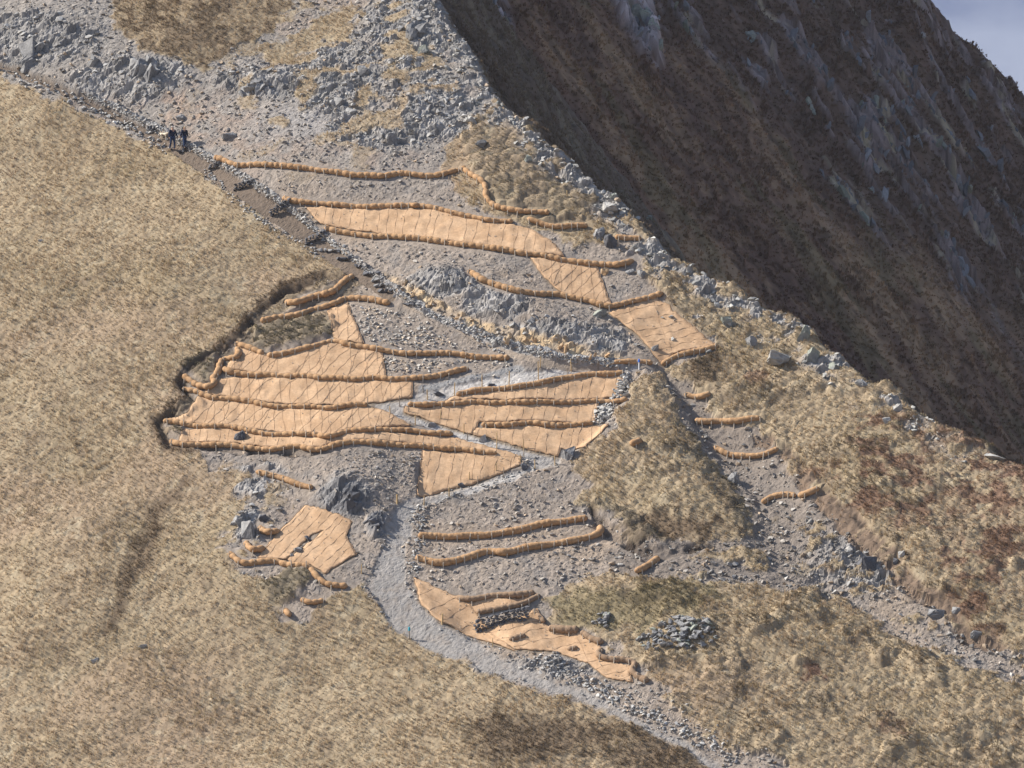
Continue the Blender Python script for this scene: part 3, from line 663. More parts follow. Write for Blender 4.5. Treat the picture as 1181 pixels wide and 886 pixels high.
def tufts(name, label, cat, dens, per, nb, lo, hi, wid, lean, splay, colf=1.0, pts=None):
    if pts is None:
        x, y, z, k = pick(dens, per); base = GC.reshape(-1, 3)[k]
    else: x, y, z, base = pts
    n = len(x); base = base*(.89+.22*RNG.random(n))[:, None]*colf
    w = RNG.random(n); base[w < .10] *= np.array([.88, .91, .82]); base[w > .92] *= np.array([1.2, 1.18, 1.1])
    L = (lo+(hi-lo)*RNG.random(n)**1.4)*(.75+.5*sst(-.3, .4, fbm(x/4, y/4, 2, 311)))
    lx = lean[0]+.35*vn(x/5, y/5, 312); ly = lean[1]+.25*vn(x/5, y/5, 313)
    Vs = np.empty((n, nb, 5, 3), np.float32); Cs = np.empty((n, nb, 5, 3), np.float32)
    for b in range(nb):
        a = RNG.random(n)*6.283; s = splay*(.3+.7*RNG.random(n))
        dx = lx+np.cos(a)*s; dy = ly+np.sin(a)*s; q = np.sqrt(dx*dx+dy*dy+1)
        l = L*(.6+.5*RNG.random(n)); ox = (RNG.random(n)-.5)*wid*2.7; oy = (RNG.random(n)-.5)*wid*2.7
        th = RNG.random(n)*3.14; wx = np.cos(th)*wid*.5; wy = np.sin(th)*wid*.5*.5
        P0 = np.stack([x+ox, y+oy, z-.03], -1)
        P1 = P0+np.stack([dx/q*l*.4, dy/q*l*.4, l*.52/q+.1*l], -1)
        P2 = P1+np.stack([dx/q*l*.75, dy/q*l*.75, l*.12/q-.05*l], -1)
        wv = np.stack([wx, wy, np.zeros(n)], -1)
        Vs[:, b, 0] = P0-wv; Vs[:, b, 1] = P0+wv; Vs[:, b, 2] = P1+wv*.8; Vs[:, b, 3] = P1-wv*.8; Vs[:, b, 4] = P2
        cc = base*(.91+.18*RNG.random(n))[:, None]
        Cs[:, b, 0] = Cs[:, b, 1] = cc*.8; Cs[:, b, 2] = Cs[:, b, 3] = cc; Cs[:, b, 4] = cc*1.1
    m = n*nb; o5 = np.arange(m)[:, None]*5
    F = np.concatenate([o5+np.array([0, 1, 2]), o5+np.array([0, 2, 3]), o5+np.array([3, 2, 4])])
    o = link(name, raw_mesh(name, Vs.reshape(-1, 3), F, True, Cs.reshape(-1, 3).clip(0, .8)), M_grass)
    print(name, n, 'tufts')
    return tag(o, label, cat, None, 'stuff')
tf = turf*(1-smooth)*(1-peat)*(1-earth*.92)*np.where(CD > 3, .35, 1)
tufts('grass', 'dry straw coloured mountain grass covering the slopes either side of the works', 'grass', tf*(1-.6*np.maximum(lump, humm))*(.55+.9*tus[4]), 24, 5, .20, .48, .040, (-.4, -.85), .55)
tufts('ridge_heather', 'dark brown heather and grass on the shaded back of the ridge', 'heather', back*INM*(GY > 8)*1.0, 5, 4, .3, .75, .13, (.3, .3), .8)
tufts('heather', 'dark brown heather and turf lumps by the works and the ridge', 'heather', np.clip(tf*np.clip(lump+humm*.8+dark_h*.8+brac*.7+olive*.5+clump*.4, 0, 1.2)+.5*dk*(1-smooth)*sst(-.25, .15, n2)+.35*peat*sst(-.1, .3, n_pe)*(1-smooth), 0, 1.2), 12, 6, .12, .32, .08, (0, -.1), 1.2, .95)

# ------------------------------------------------------------------ jute mats
def inpoly(x, y, poly):
    return poly_sd(np.asarray(x, float), np.asarray(y, float), poly, 1000) > 0
def tube_np(P, r, n=5):
    """P (k,3) -> verts, quads"""
    P = np.asarray(P); k = len(P); T = np.gradient(P, axis=0); T /= np.linalg.norm(T, axis=1)[:, None]+1e-9
    up = np.array([0, -.62, .78]); A = np.cross(T, up); A /= np.linalg.norm(A, axis=1)[:, None]+1e-9; B = np.cross(A, T)
    r = np.broadcast_to(np.asarray(r, float), (k,))
    th = np.arange(n)*2*math.pi/n
    V = P[:, None, :]+r[:, None, None]*(np.cos(th)[None, :, None]*A[:, None, :]+np.sin(th)[None, :, None]*B[:, None, :])
    V = V.reshape(-1, 3); F = []
    for i in range(k-1):
        for j in range(n): F.append((i*n+j, i*n+(j+1) % n, (i+1)*n+(j+1) % n, (i+1)*n+j))
    return V, F
def cyl_mesh(name, r0, r1, h, n=7, mat=None, top=0.0):
    bm = bmesh.new()
    a = [bm.verts.new((r0*math.cos(6.2832*k/n), r0*math.sin(6.2832*k/n), -.25)) for k in range(n)]
    b = [bm.verts.new((r1*math.cos(6.2832*k/n), r1*math.sin(6.2832*k/n), h)) for k in range(n)]
    t = bm.verts.new((0, 0, h+top))
    for k in range(n):
        bm.faces.new((a[k], a[(k+1) % n], b[(k+1) % n], b[k])); bm.faces.new((b[k], b[(k+1) % n], t))
    bm.faces.new(a[::-1])
    me = bpy.data.meshes.new(name); bm.to_mesh(me); bm.free()
    if mat: me.materials.append(mat)
    return me
PEG = cyl_mesh('peg', .022, .026, .10, 6, M_stake, .02)
SM = Z1+np.where(smooth > .3, D, D*.3)
def sz(x, y): return sample(SM, np.asarray(x, float), np.asarray(y, float))
def mat_z(x, y):
    x = np.asarray(x, float); y = np.asarray(y, float)
    return hz(x, y)+.085+.050*fbm(x/.45, y/.6, 3, 401)+.16*np.clip(fbm(x/1.3, y/1.1, 3, 402)-.05, 0, 1)
for outline, style, label in MATS:
    outline = grow(outline); W = at([p[0] for p in outline], [p[1] for p in outline])
    poly = [(a[0], a[1]) for a in W]; dense = []
    for (ax, ay), (bx, by) in zip(poly, poly[1:]+poly[:1]):
        n = max(1, int(math.hypot(bx-ax, by-ay)/.22))
        for q in range(n):
            t = q/n; e = .06 if q else 0
            dense.append((ax+(bx-ax)*t+random.uniform(-e, e), ay+(by-ay)*t+random.uniform(-e, e)))
    xs = [p[0] for p in dense]; ys = [p[1] for p in dense]
    gx, gy = np.meshgrid(np.arange(min(xs), max(xs), .19), np.arange(min(ys), max(ys), .16)); gx = gx.ravel()+RNG.uniform(-.04, .04, gx.size); gy = gy.ravel()+RNG.uniform(-.04, .04, gy.size)
    m = poly_sd(gx, gy, dense, 1000) > .09
    pts = [Vector(p) for p in dense]+[Vector((a, b)) for a, b in zip(gx[m], gy[m])]
    nd = len(dense)
    res = geometry.delaunay_2d_cdt(pts, [(i, (i+1) % nd) for i in range(nd)], [], 1, 1e-5)
    v2 = np.array([v[:] for v in res[0]]); z = mat_z(v2[:, 0], v2[:, 1])
    me = bpy.data.meshes.new('jute_mat'); me.from_pydata(np.column_stack([v2, z]).tolist(), [], [list(f) for f in res[2]])
    for p in me.polygons: p.use_smooth = True
    o = link('jute_mat', me, M_mat); tag(o, label, 'jute mat', 'jute mats pegged to the slope')
    so = o.modifiers.new('thick', 'SOLIDIFY'); so.thickness = .07; so.offset = -1
    # cords and pegs laid over the cloth
    lines = []; bb = (min(p[0] for p in outline), max(p[0] for p in outline), min(p[1] for p in outline), max(p[1] for p in outline))
    cx = (bb[0]+bb[1])/2; cy = (bb[2]+bb[3])/2; D_ = max(bb[1]-bb[0], bb[3]-bb[2])
    def fam(ang, gap, jit, prob=1., wob=1.):
        ca, sa = math.cos(ang), math.sin(ang)
        k = -D_*.8
        while k < D_*.8:
            k += gap*(1+random.uniform(-jit, jit))
            if random.random() > prob: continue
            ph = random.random()*9
            lines.append([(cx+ca*t-sa*(k+wob*(math.sin(t*.11+ph)+.5*math.sin(t*.37+ph*3))), cy+sa*t+ca*(k+wob*(math.sin(t*.11+ph)+.5*math.sin(t*.37+ph*3)))) for t in np.arange(-D_*.8, D_*.8, 2.)])
    if style == 'tri': fam(1.5, 11.5, .25, .85); fam(-.75, 10, .25, .75); fam(-1.15, 15, .3, .5)
    elif style == 'down': fam(1.75, 13, .35)
    elif style == 'across': fam(-.22, 11, .3); fam(1.2, 40, .4, .7)
    elif style == 'slant': fam(-.78, 8, .3)
    else: fam(.6, 12, .3); fam(-.5, 26, .4)
    CV, CF, off = [], [], 0
    for ln in lines:
        ok = inpoly([q[0] for q in ln], [q[1] for q in ln], outline); run = []
        for q, k in list(zip(ln, ok))+[((0, 0), False)]:
            if k: run.append(q)
            else:
                if len(run) > 2:
                    p = at([q[0] for q in run], [q[1] for q in run])
                    p[:, 2] = mat_z(p[:, 0], p[:, 1])+.012
                    n_ = len(p); 
                    v, f = tube_np(p, .0125 if style == 'tri' else .011+.007*np.sin(np.arange(n_)*.9+random.random()*6), 4)
                    CV.append(v); CF += [tuple(i+off for i in g) for g in f]; off += len(v)
                run = []
    if CV:
        hp = np.array([W_ for W_ in zip(xs, ys)]+[(xs[0], ys[0])]); hp = np.column_stack([hp, mat_z(hp[:, 0], hp[:, 1])+.004])
        v, f = tube_np(hp, .016, 4); CV.append(v); CF += [tuple(i+off for i in g) for g in f]
        me = raw_mesh('cord_net', np.concatenate(CV), np.array(CF)); link('cord_net', me, M_cord, o)
    # pegs
    k = 0; npeg = max(6, min(40, int((bb[1]-bb[0])*(bb[3]-bb[2])/420)))
    while k < npeg:
        q = (random.uniform(bb[0], bb[1]), random.uniform(bb[2], bb[3]))
        if not inpoly([q[0]], [q[1]], outline)[0]: continue
        p = at([q[0]], [q[1]])[0]; g = bpy.data.objects.new('peg', PEG); COL.objects.link(g); g.parent = o
        g.location = (p[0], p[1], float(mat_z([p[0]], [p[1]])[0])); g.rotation_euler = (random.uniform(-.2, .2), random.uniform(-.2, .2), random.random()*6); k += 1
# ------------------------------------------------------------------ coir rolls with their stakes
STK = [cyl_mesh('stake', .040, .044, h, 6, M_stake, .02) for h in (.38, .46, .56)]
def resample(P, step):
    """smooth (Catmull-Rom) then equal steps in plan"""
    P = np.asarray(P, float); Q = []
    E_ = np.concatenate([[2*P[0]-P[1]], P, [2*P[-1]-P[-2]]])
    for i in range(1, len(E_)-2):
        for t in np.arange(0, 1, .1):
            a, b, c, d = E_[i-1], E_[i], E_[i+1], E_[i+2]
            Q.append(.5*((2*b)+(-a+c)*t+(2*a-5*b+4*c-d)*t*t+(-a+3*b-3*c+d)*t**3))
    Q.append(P[-1]); Q = np.array(Q); s = np.concatenate([[0], np.cumsum(np.linalg.norm(np.diff(Q, axis=0), axis=1))])
    n = max(4, int(s[-1]/step)); t = np.linspace(0, s[-1], n)
    return np.stack([np.interp(t, s, Q[:, k]) for k in range(Q.shape[1])], -1), s[-1]
for pts, R, style, label in ROLLS:
    R *= .86
    W = at([p[0] for p in pts], [p[1]+R*6.5 for p in pts])
    P, L = resample(W[:, :2], .07)
    h = hz(P[:, 0], P[:, 1]); k = 15; h = np.convolve(np.pad(h, k, mode='edge'), np.ones(2*k+1)/(2*k+1), 'valid')
    s = np.linspace(0, L, len(P))
    z = h+R*.62+.03*np.sin(s*1.9+random.random()*6)+.03*np.sin(s*.7+random.random()*6)
    P3 = np.column_stack([P[:, 0], P[:, 1], z])
    P3[:, 1] += .05*np.sin(s*2.3+random.random()*6)
    per = {'b': .62, 's': .42, 'g': .5}[style]; amp = {'b': .27, 's': .10, 'g': .15}[style]
    ph = np.cumsum(np.full(len(P), .07/per)*(1+.35*np.array([random.uniform(-1, 1) for _ in P]))+.0)
    ph += .35*np.interp(s, np.arange(0, L+2, .9), [random.random() for _ in np.arange(0, L+2, .9)])
    r = R*(1-amp+amp*np.abs(np.sin(np.pi*ph))**.5*1.3)*(1+.13*np.interp(s, np.arange(0, L+2, .8), [random.uniform(-1, 1) for _ in np.arange(0, L+2, .8)]))
    e = np.minimum(s, L-s); r *= np.clip((e/.22), 0.02, 1)**.45
    V, F = tube_np(P3, r, 14)
    ax_ = np.repeat(P3, 14, 0); V = ax_+(V-ax_)*(1+.11*fbm(V[:, 0]/.11+V[:, 2]*3, V[:, 1]/.11+V[:, 2]*5, 2, 601)+.06*fbm(V[:, 0]/.4, V[:, 1]/.4+V[:, 2]*2, 2, 602))[:, None]
    me = bpy.data.meshes.new('coir_roll'); me.from_pydata(V.tolist(), [], F+[tuple(range(14))[::-1], tuple(range(len(V)-14, len(V)))])
    for f in me.polygons: f.use_smooth = True
    o = link('coir_roll', me, M_rollo if style == 'g' else M_roll)
    tag(o, label, 'coir roll', 'coir rolls staked across the slope')
    gap = {'b': 1.15, 's': .72, 'g': .9}[style]; d = random.uniform(.2, .6)
    while d < L-.1:
        i = int(np.argmin(np.abs(s-d))); i2 = min(i+2, len(P3)-1); T = P3[i2]-P3[max(i-2, 0)]
        nrm = np.array([T[1], -T[0]]); nrm /= np.linalg.norm(nrm)+1e-9
        if nrm[1] > 0 or (abs(nrm[1]) < .3 and random.random() < .5): nrm = -nrm
        x, y = P3[i, :2]+nrm*(R*.98)
        st = bpy.data.objects.new('stake', random.choice(STK)); COL.objects.link(st); st.parent = o
        st.location = (x, y, float(hz(x, y))+random.uniform(-.03, .08)); st.rotation_euler = (random.uniform(-.12, .12), random.uniform(-.12, .12), random.random()*6)
        d += gap*random.uniform(.6, 1.5)

# ------------------------------------------------------------------ posts along the path: pixel of foot, pixel height, kind, label
POSTS = [
 (623,424,12,'w','pale post on the inner edge where the stepped path meets the zigzag'), (621,438,20,'w','tall pale post above the middle of the upper mat'),
 (659,428,13,'w','wooden post beside the stone drain, left of the ridge corner'), (690,427,11,'d','grey wooden post nearest the ridge corner of the path'),
 (655,436,11,'d','grey post over the right half of the upper path roll'), (587,444,15,'w','wooden post under the dark bank, furthest left but one on the upper leg'),
 (556,447,14,'w','wooden post against the dark cut bank'), (524,457,15,'w','wooden post at the start of the upper path roll'),
 (493,461,11,'w','stout pale post next to the dark stones near the elbow'), (488,453,8,'d','small grey post under the upturned end of a long roll'),
 (461,469,12,'d','grey post standing in the gravel of the path elbow'), (424,470,11,'d','post at the very tip of the path elbow'),
 (450,479,10,'w','pale post on the lower side of the path elbow'), (479,490,12,'w','wooden post below the end of the elbow roll, on the middle leg'),
 (471,476,8,'d','post at the left tip of the mat inside the bend'), (508,484,10,'w','slim post on the mat edge at the start of the middle leg'),
 (535,500,11,'w','wooden post on the mat side of the middle leg, left of a pale block'), (539,508,9,'d','grey post on the lower side of the middle leg'),
 (573,517,17,'w','tall wooden post halfway down the middle leg'), (604,519,12,'w','wooden post where the mat seams reach the middle leg'),
 (604,528,9,'d','dark post just above the lower turn of the path'), (640,537,11,'w','whitish post at the outside of the lower turn'),
 (617,541,10,'w','post on the scree just below the lower turn'), (600,534,9,'w','post at the right tip of the triangular mat'),
 (581,551,11,'d','grey post on the lower edge of the lower leg'), (572,544,9,'w','pale post on the hem of the triangular mat'),
 (551,560,10,'d','grey post on the lower leg beside a dark stone bar'), (541,554,9,'w','post at the lower hem of the triangular mat'),
 (518,573,10,'w','wooden post halfway along the lower leg'), (489,583,10,'w','wooden post at the foot of the lower leg'),
 (458,581,10,'y','short stout yellowish post by the shadow of the dark knoll'), (483,593,9,'d','dark post at the right edge of the wide path, above the straight roll'),
 (482,612,10,'d','dark post at the left end of the straight roll'), (478,640,10,'d','dark post at the left end of the lower slope roll'),
 (510,720,11,'y','short yellowish post on the wrinkled mat by the lower path'), (568,746,9,'w','pale post at the lower hem of the wrinkled mat'),
 (417,662,10,'w','pale forked post left of the wide path'), (654,226,6,'w','short whitish post among the grass tufts by the ridge'),
]
for px, py, hpx, kind, label in POSTS:
    p = at([px], [py])[0]; m = {'w': M_post, 'd': M_postd, 'y': M_post}[kind]; r = {'w': .042, 'd': .038, 'y': .075}[kind]
    o = link('path_post', cyl_mesh('path_post', r, r*.96, hpx/13.4, 8, m, .03)); o.location = p
    o.rotation_euler = (random.uniform(-.05, .05), random.uniform(-.06, .06), random.random()*3)
    tag(o, label, 'wooden post', 'posts marking the zigzag path')
# marker posts with coloured heads
def marker(px, py, hpx, body, headc, label):
    p = at([px], [py])[0]; h = hpx/13.4
    o = empty('marker_post', p); tag(o, label, 'marker post')
    s_ = link('shaft', cyl_mesh('shaft', .045, .045, h*.72, 8, body, .01), None, o)
    c = link('head', cyl_mesh('head', .085, .085, h*.3, 10, headc, .03), None, o); c.location = (0, 0, h*.72)
    me = c.data
    for v in me.vertices:
        if v.co.z < 0: v.co.z = 0
M_white = material('white_paint', (.75, .76, .78), var=.05); M_teal = material('teal_paint', (.05, .33, .42), var=.05); M_blue = material('blue_paint', (.06, .16, .55), var=.05)
marker(737, 426, 11, M_white, M_blue, 'white marker post with a blue head at the ridge corner of the path')
marker(472, 737, 12, M_postd, M_teal, 'grey marker post with a teal head at the grassy edge of the lower path')

# ------------------------------------------------------------------ single rocks
def rock_bm(bm, M4, seed, n=16, sharp=.8, detail=0):
    r = random.Random(seed); t = bmesh.new()
    for k in range(n):
        v = Vector((r.uniform(-1, 1), r.uniform(-1, 1), r.uniform(-1, 1)))
        v = v/max(abs(v.x), abs(v.y), abs(v.z))*(.55+.45*r.random()) if r.random() < sharp else v.normalized()*.9
        t.verts.new(v)
    g = bmesh.ops.convex_hull(t, input=t.verts)
    bmesh.ops.delete(t, geom=[e for e in g['geom_interior'] if isinstance(e, bmesh.types.BMVert)], context='VERTS')
    bmesh.ops.dissolve_limit(t, angle_limit=.28, verts=t.verts, edges=t.edges)
    bmesh.ops.bevel(t, geom=list(t.edges), offset=.07, segments=1, affect='EDGES', profile=.6)
    if detail:
        bmesh.ops.triangulate(t, faces=t.faces)
        for q in range(detail):
            bmesh.ops.subdivide_edges(t, edges=t.edges, cuts=1, use_grid_fill=True)
            for v in t.verts: v.co *= 1+r.gauss(0, .05/(q+1))
        bmesh.ops.triangulate(t, faces=t.faces)
    t.transform(M4); me = bpy.data.meshes.new('tmp'); t.to_mesh(me); t.free(); bm.from_mesh(me); bpy.data.meshes.remove(me)
def to_obj(bm, name, mat):
    me = bpy.data.meshes.new(name); bm.to_mesh(me); bm.free(); return link(name, me, mat)
# px, py of centre, width px, height px, tilt, colour, label
ROCKS = [
 (895,412,30,19,-.35,'p','big pale flat boulder on the grassy ridge flank'), (927,386,12,26,-.35,'l','upright greenish pillar rock on the ridge crest'),
 (938,410,14,20,-.3,'l','blunt lichened rock below the upright crest pillar'), (963,424,17,9,-.5,'l','pale slanted rock on the crest right of the pillar'),
 (868,396,13,19,.2,'g','grey split boulder left of the big pale one'), (838,372,13,15,.1,'l','squat lichened boulder in grass under the crest'),
 (827,352,8,10,.1,'p','small white rock in the turf under the crest'), (993,442,16,9,-.6,'p','flat pale rock lying on the crest well right of the pillar'),
 (1035,471,12,12,.3,'p','white rock on the crest above brown bracken'), (1023,486,10,11,.2,'p','small white rock in grass below the crest'),
 (1148,528,26,8,-.3,'p','low pale rock at the far right end of the crest'),
 (706,241,26,13,-.55,'p','long pale slab leaning on the crest above the short rolls'), (709,227,14,12,.2,'l','greenish rock on the skyline above the long slab'),
 (673,212,14,17,-.4,'g','blue grey block on the skyline among heather'), (690,270,15,15,.1,'g','grey boulder right of the heather roll'),
 (703,280,18,20,.2,'d','dark rock left of the very short crest roll'), (740,317,10,16,0,'g','upright grey rock above pale rubble near the crest'),
 (727,314,12,10,.3,'g','tilted grey rock left of the upright one'), (697,313,11,10,0,'o','round brown boulder under the hooked end of the longest roll'),
 (692,362,16,14,0,'l','mossy boulder just below the V shaped roll'), (210,136,14,11,.3,'g','round grey boulder above the two walkers'),
 (221,171,9,9,0,'d','dark stone at the path edge right of the walkers'), (264,157,18,9,.2,'g','flat grey rock in the scree right of the walkers'),
 (655,523,18,14,.2,'g','grey block at the outside of the lower path turn'), (557,507,9,12,.1,'p','pale block on the lower edge of the middle leg'),
 (755,403,9,12,0,'g','dark standing block on the furthest right mat'), (570,397,8,15,.25,'p','white slab set upright by the ochre bank path'),
 (491,361,6,11,.3,'g','thin grey slab on edge below the stone steps'), (506,455,13,7,-.5,'d','dark stone bar across the upper leg'),
 (566,444,8,6,-.3,'d','small dark stone on the upper leg'), (499,491,10,8,.1,'g','grey stone on the upper part of the middle leg'),
 (605,539,8,13,.35,'d','dark upright stone at the lower turn'), (533,561,12,6,-.8,'d','dark stone bar across the lower leg'),
 (277,504,15,15,.1,'d','dark grey rock on the long thin mat'), (344,635,12,8,-.3,'g','blue grey stone in the slit of the pale mat'),
 (335,641,8,6,0,'p','paler stone low in the slit of the pale mat'), (357,622,12,5,-.6,'d','flat dark stone at the top of the slit'),
 (979,635,12,12,0,'p','pale boulder in the lower gully'), (1001,650,24,18,.2,'d','large dark boulder below the pale one in the gully'),
 (1079,706,18,14,-.5,'g','grey boulder tilted in the lower gully'), (1040,640,8,10,.2,'p','small pale boulder at the earth edge of the gully'),
 (1033,648,8,9,0,'d','small dark boulder beside the pale one at the earth edge'), (1125,732,13,11,0,'g','grey boulder low in the gully near the photo edge'),
 (1103,705,11,9,.1,'g','grey rock on the earth rim of the lower gully'), (419,83,16,20,.1,'g','blue grey block standing in the upper scree'),
 (487,58,14,14,.2,'l','pale lichened block on the upper block field'), (452,160,18,18,.3,'g','two faced grey block in the middle scree'),
 (555,165,14,10,-.3,'g','grey rock at the upper rim of the heather'), (610,184,9,13,-.3,'l','leaning greenish stone alone in the heather'),
 (845,552,16,18,-.4,'g','grey rock in the turf left of the gully bed'), (286,612,16,22,.1,'g','grey rock left of the elbow shaped rolls'),
 (303,598,10,9,.1,'d','dark rock above the elbow shaped roll'), (110,762,9,6,.4,'p','lone pale stone in the left grass'),
 (165,745,10,6,.4,'p','pale stone higher in the left grass'), (47,278,6,5,.2,'p','tiny pale stone in the wide left grass'),
]
for q, (px, py, wpx, hpx, tilt, colr, label) in enumerate(ROCKS):
    p = at([px], [py+hpx*.25])[0]; bm = bmesh.new(); w = wpx/26.5*1.05; h = hpx/26.5*1.1
    M4 = Matrix.Rotation(-tilt, 4, 'Y') @ Matrix.Diagonal((w, w*.75, h, 1)) @ Matrix.Rotation(random.uniform(-.3, .3), 4, 'Z')
    rock_bm(bm, M4, 900+q, 22, .75, 2 if max(wpx, hpx) > 12 else 1); o = to_obj(bm, 'boulder', ROCKM[colr]); o.location = (p[0], p[1]+.15, p[2]+h*.3)
    tag(o, label, 'rock', 'single rocks about the slope')
# ------------------------------------------------------------------ rock outcrops: blocks bedded together, one mesh each
def outcrop(cx, cy, rx, ry, n, lo, hi, colr, label, elong=1.3, tilt=.35, surf=None, name='rock_outcrop', skew=0., sink=.15):
    bm = bmesh.new(); pts = []
    for k in range(n):
        a = random.random()*6.283; rr = math.sqrt(random.random())
        u = math.cos(a)*rr*rx; pts.append((cx+u, cy+math.sin(a)*rr*ry+u*skew, rr))
    W = (surf or at)([p[0] for p in pts], [p[1] for p in pts]); c = W.mean(0)
    S_ = [(lo+(hi-lo)*random.random()**1.8)*(1-.4*p[2])*.5 for p in pts]; par = list(range(n))
    def root(i):
        while par[i] != i: i = par[i]
        return i
    for i in range(n):
        for j in range(i):
            if np.linalg.norm(W[i]-W[j]) < .62*(S_[i]+S_[j]): par[root(i)] = root(j)
    rts = [root(i) for i in range(n)]; best = max(set(rts), key=rts.count)
    for k, w in enumerate(W):
        s = S_[k]
        if rts[k] != best: continue
        M4 = Matrix.Translation(Vector(w-c)+Vector((0, 0, -s*sink))) @ Matrix.Rotation(tilt+random.gauss(0, .18), 4, 'Y') @ Matrix.Rotation(random.gauss(0, .25), 4, 'X') @ Matrix.Rotation(random.gauss(.3, .5), 4, 'Z') @ Matrix.Diagonal((s, s*.85, s*elong, 1))
        rock_bm(bm, M4, random.random(), 12, .8, 1)
    o = to_obj(bm, name, ROCKM[colr] if isinstance(colr, str) else colr); o.location = c
    return tag(o, label, 'rock outcrop')
OUT = [
 (38,45,48,34,70,.7,2.8,'g','tall jagged grey crag in the top left corner',1.6), (108,62,36,26,45,.6,2.2,'g','broken grey crag just right of the top left crag',1.5),
 (170,88,34,18,34,.5,2.1,'g','slabby grey crag above the path under dark heather',1.6), (262,100,36,16,30,.6,2.2,'g','rounded grey rock band under the brown heather cap',1.0),
 (320,104,40,13,30,.4,1.6,'g','low grey rock shelf above the pale scree fan',1.1), (395,95,40,26,36,.5,1.9,'g','scattered blocky outcrop in the upper scree',1.1),
 (465,35,36,30,48,.5,2.2,'g','block field of grey rock on the ridge top',1.0), (500,85,30,30,34,.4,1.3,'p','pale broken outcrop below the ridge top block field',1.0),
 (452,158,26,14,18,.4,1.2,'g','small outcrop in the rusty scree over the topmost roll',1.1), (545,140,22,20,20,.4,1.2,'p','pale rocks at the ridge above the heather',1.0),
 (510,322,24,16,22,.4,1.4,'g','grey crag above the bright ochre bank',1.2), (600,366,44,12,30,.4,1.2,'g','long ledge of grey crag under the V shaped roll',.9),
 (672,390,30,14,24,.4,1.1,'g','grey crag above the drain near the ridge corner',.9), (398,566,38,20,62,.4,1.5,'d','dark jagged knoll of rock left of the path',1.3),
 (436,606,16,15,26,.4,1.1,'d','dark rocks under the knoll at the path edge',1.2), (275,606,14,18,16,.4,1.3,'g','grey rocks left of the pale mat',1.2),
 (735,250,16,10,10,.4,1.0,'l','lichened rocks on the skyline near the crest rolls',1.0), (612,768,44,9,40,.3,.9,'p','pale blocky rock rib along the lower path',.8),
 (680,782,30,8,22,.3,.9,'g','grey rock rib at the tip of the stepped mat',.8), (570,116,9,16,10,.4,1.0,'l','greenish rocks at the edge of the shaded side',1.2),
]
for a in OUT: outcrop(*a[:9], elong=a[9])
O2 = [(468,328),(486,340),(500,352),(530,364),(590,390),(612,394),(640,398),(660,402),(690,410)]
bm = bmesh.new(); W = at([p[0] for p in O2], [p[1]+3 for p in O2]); c = W.mean(0)
for w in W:
    for q in range(3):
        s = random.uniform(.18, .42); M4 = Matrix.Translation(Vector(w-c)+Vector((random.uniform(-.8, .8), random.uniform(-.3, .5), random.uniform(0, .4)))) @ Matrix.Rotation(random.gauss(.3, .2), 4, 'Y') @ Matrix.Diagonal((s*.8, s*.8, s*1.3, 1))
        rock_bm(bm, M4, random.random(), 11)
o = to_obj(bm, 'rock_outcrop', M_och); o.location = c; tag(o, 'rusty ochre rocks in the cut bank above the path', 'rocks', None, 'stuff'); o.name = 'bank_rocks'
# stone heaps
def heap(n, cx, cy, rx, ry, label, group, lo=.5, hi=1.1, mats=(M_rock, M_rock, M_rock, M_lich)):
    protos = []
    for k in range(6):
        bm = bmesh.new(); rock_bm(bm, Matrix.Diagonal((1, .75, .52, 1)), 70+k, 18, 1.0, 1); me = bpy.data.meshes.new('stone'); bm.to_mesh(me); bm.free()
        me.materials.append(mats[k % len(mats)]); protos.append(me)
    P = [(cx+rx*q*math.cos(t), cy+ry*q*math.sin(t)) for t, q in [(random.random()*6.283, random.random()**.6) for _ in range(n)]]
    W = at([p[0] for p in P], [p[1] for p in P])
    for w, p in zip(W, P):
        s = (lo+(hi-lo)*random.random()**1.6)*.5; rr = math.hypot((p[0]-cx)/rx, (p[1]-cy)/ry)
        o = bpy.data.objects.new('stone', random.choice(protos)); COL.objects.link(o); o.scale = (s, s, s)
        o.location = (w[0], w[1], w[2]+s*.2+.25*(1-rr)*random.random()); o.rotation_euler = (random.uniform(-.5, .5), random.uniform(-.5, .5), random.random()*6)
        tag(o, label, 'stone', group)
heap(120, 790, 730, 38, 20, 'blue grey stone heaped in the large pile on the mossy turf', 'stones of the large grey heap', .35, .9)
heap(32, 752, 740, 18, 10, 'grey stone lying in the left lobe of the large pile', 'stones of the left lobe of the heap', .3, .7)
heap(26, 697, 716, 14, 10, 'grey stone in the small heap right of the dry stone wall', 'stones of the small grey heap', .3, .7)
heap(24, 718, 450, 8, 16, 'whitish stone tipped at the right end of the upper path mats', 'whitish stones at the mat ends', .35, .8, (M_pale,))
heap(22, 696, 476, 11, 9, 'whitish stone tipped beside the right tip of the inner bend mat', 'whitish stones beside the inner mat', .35, .8, (M_pale,))

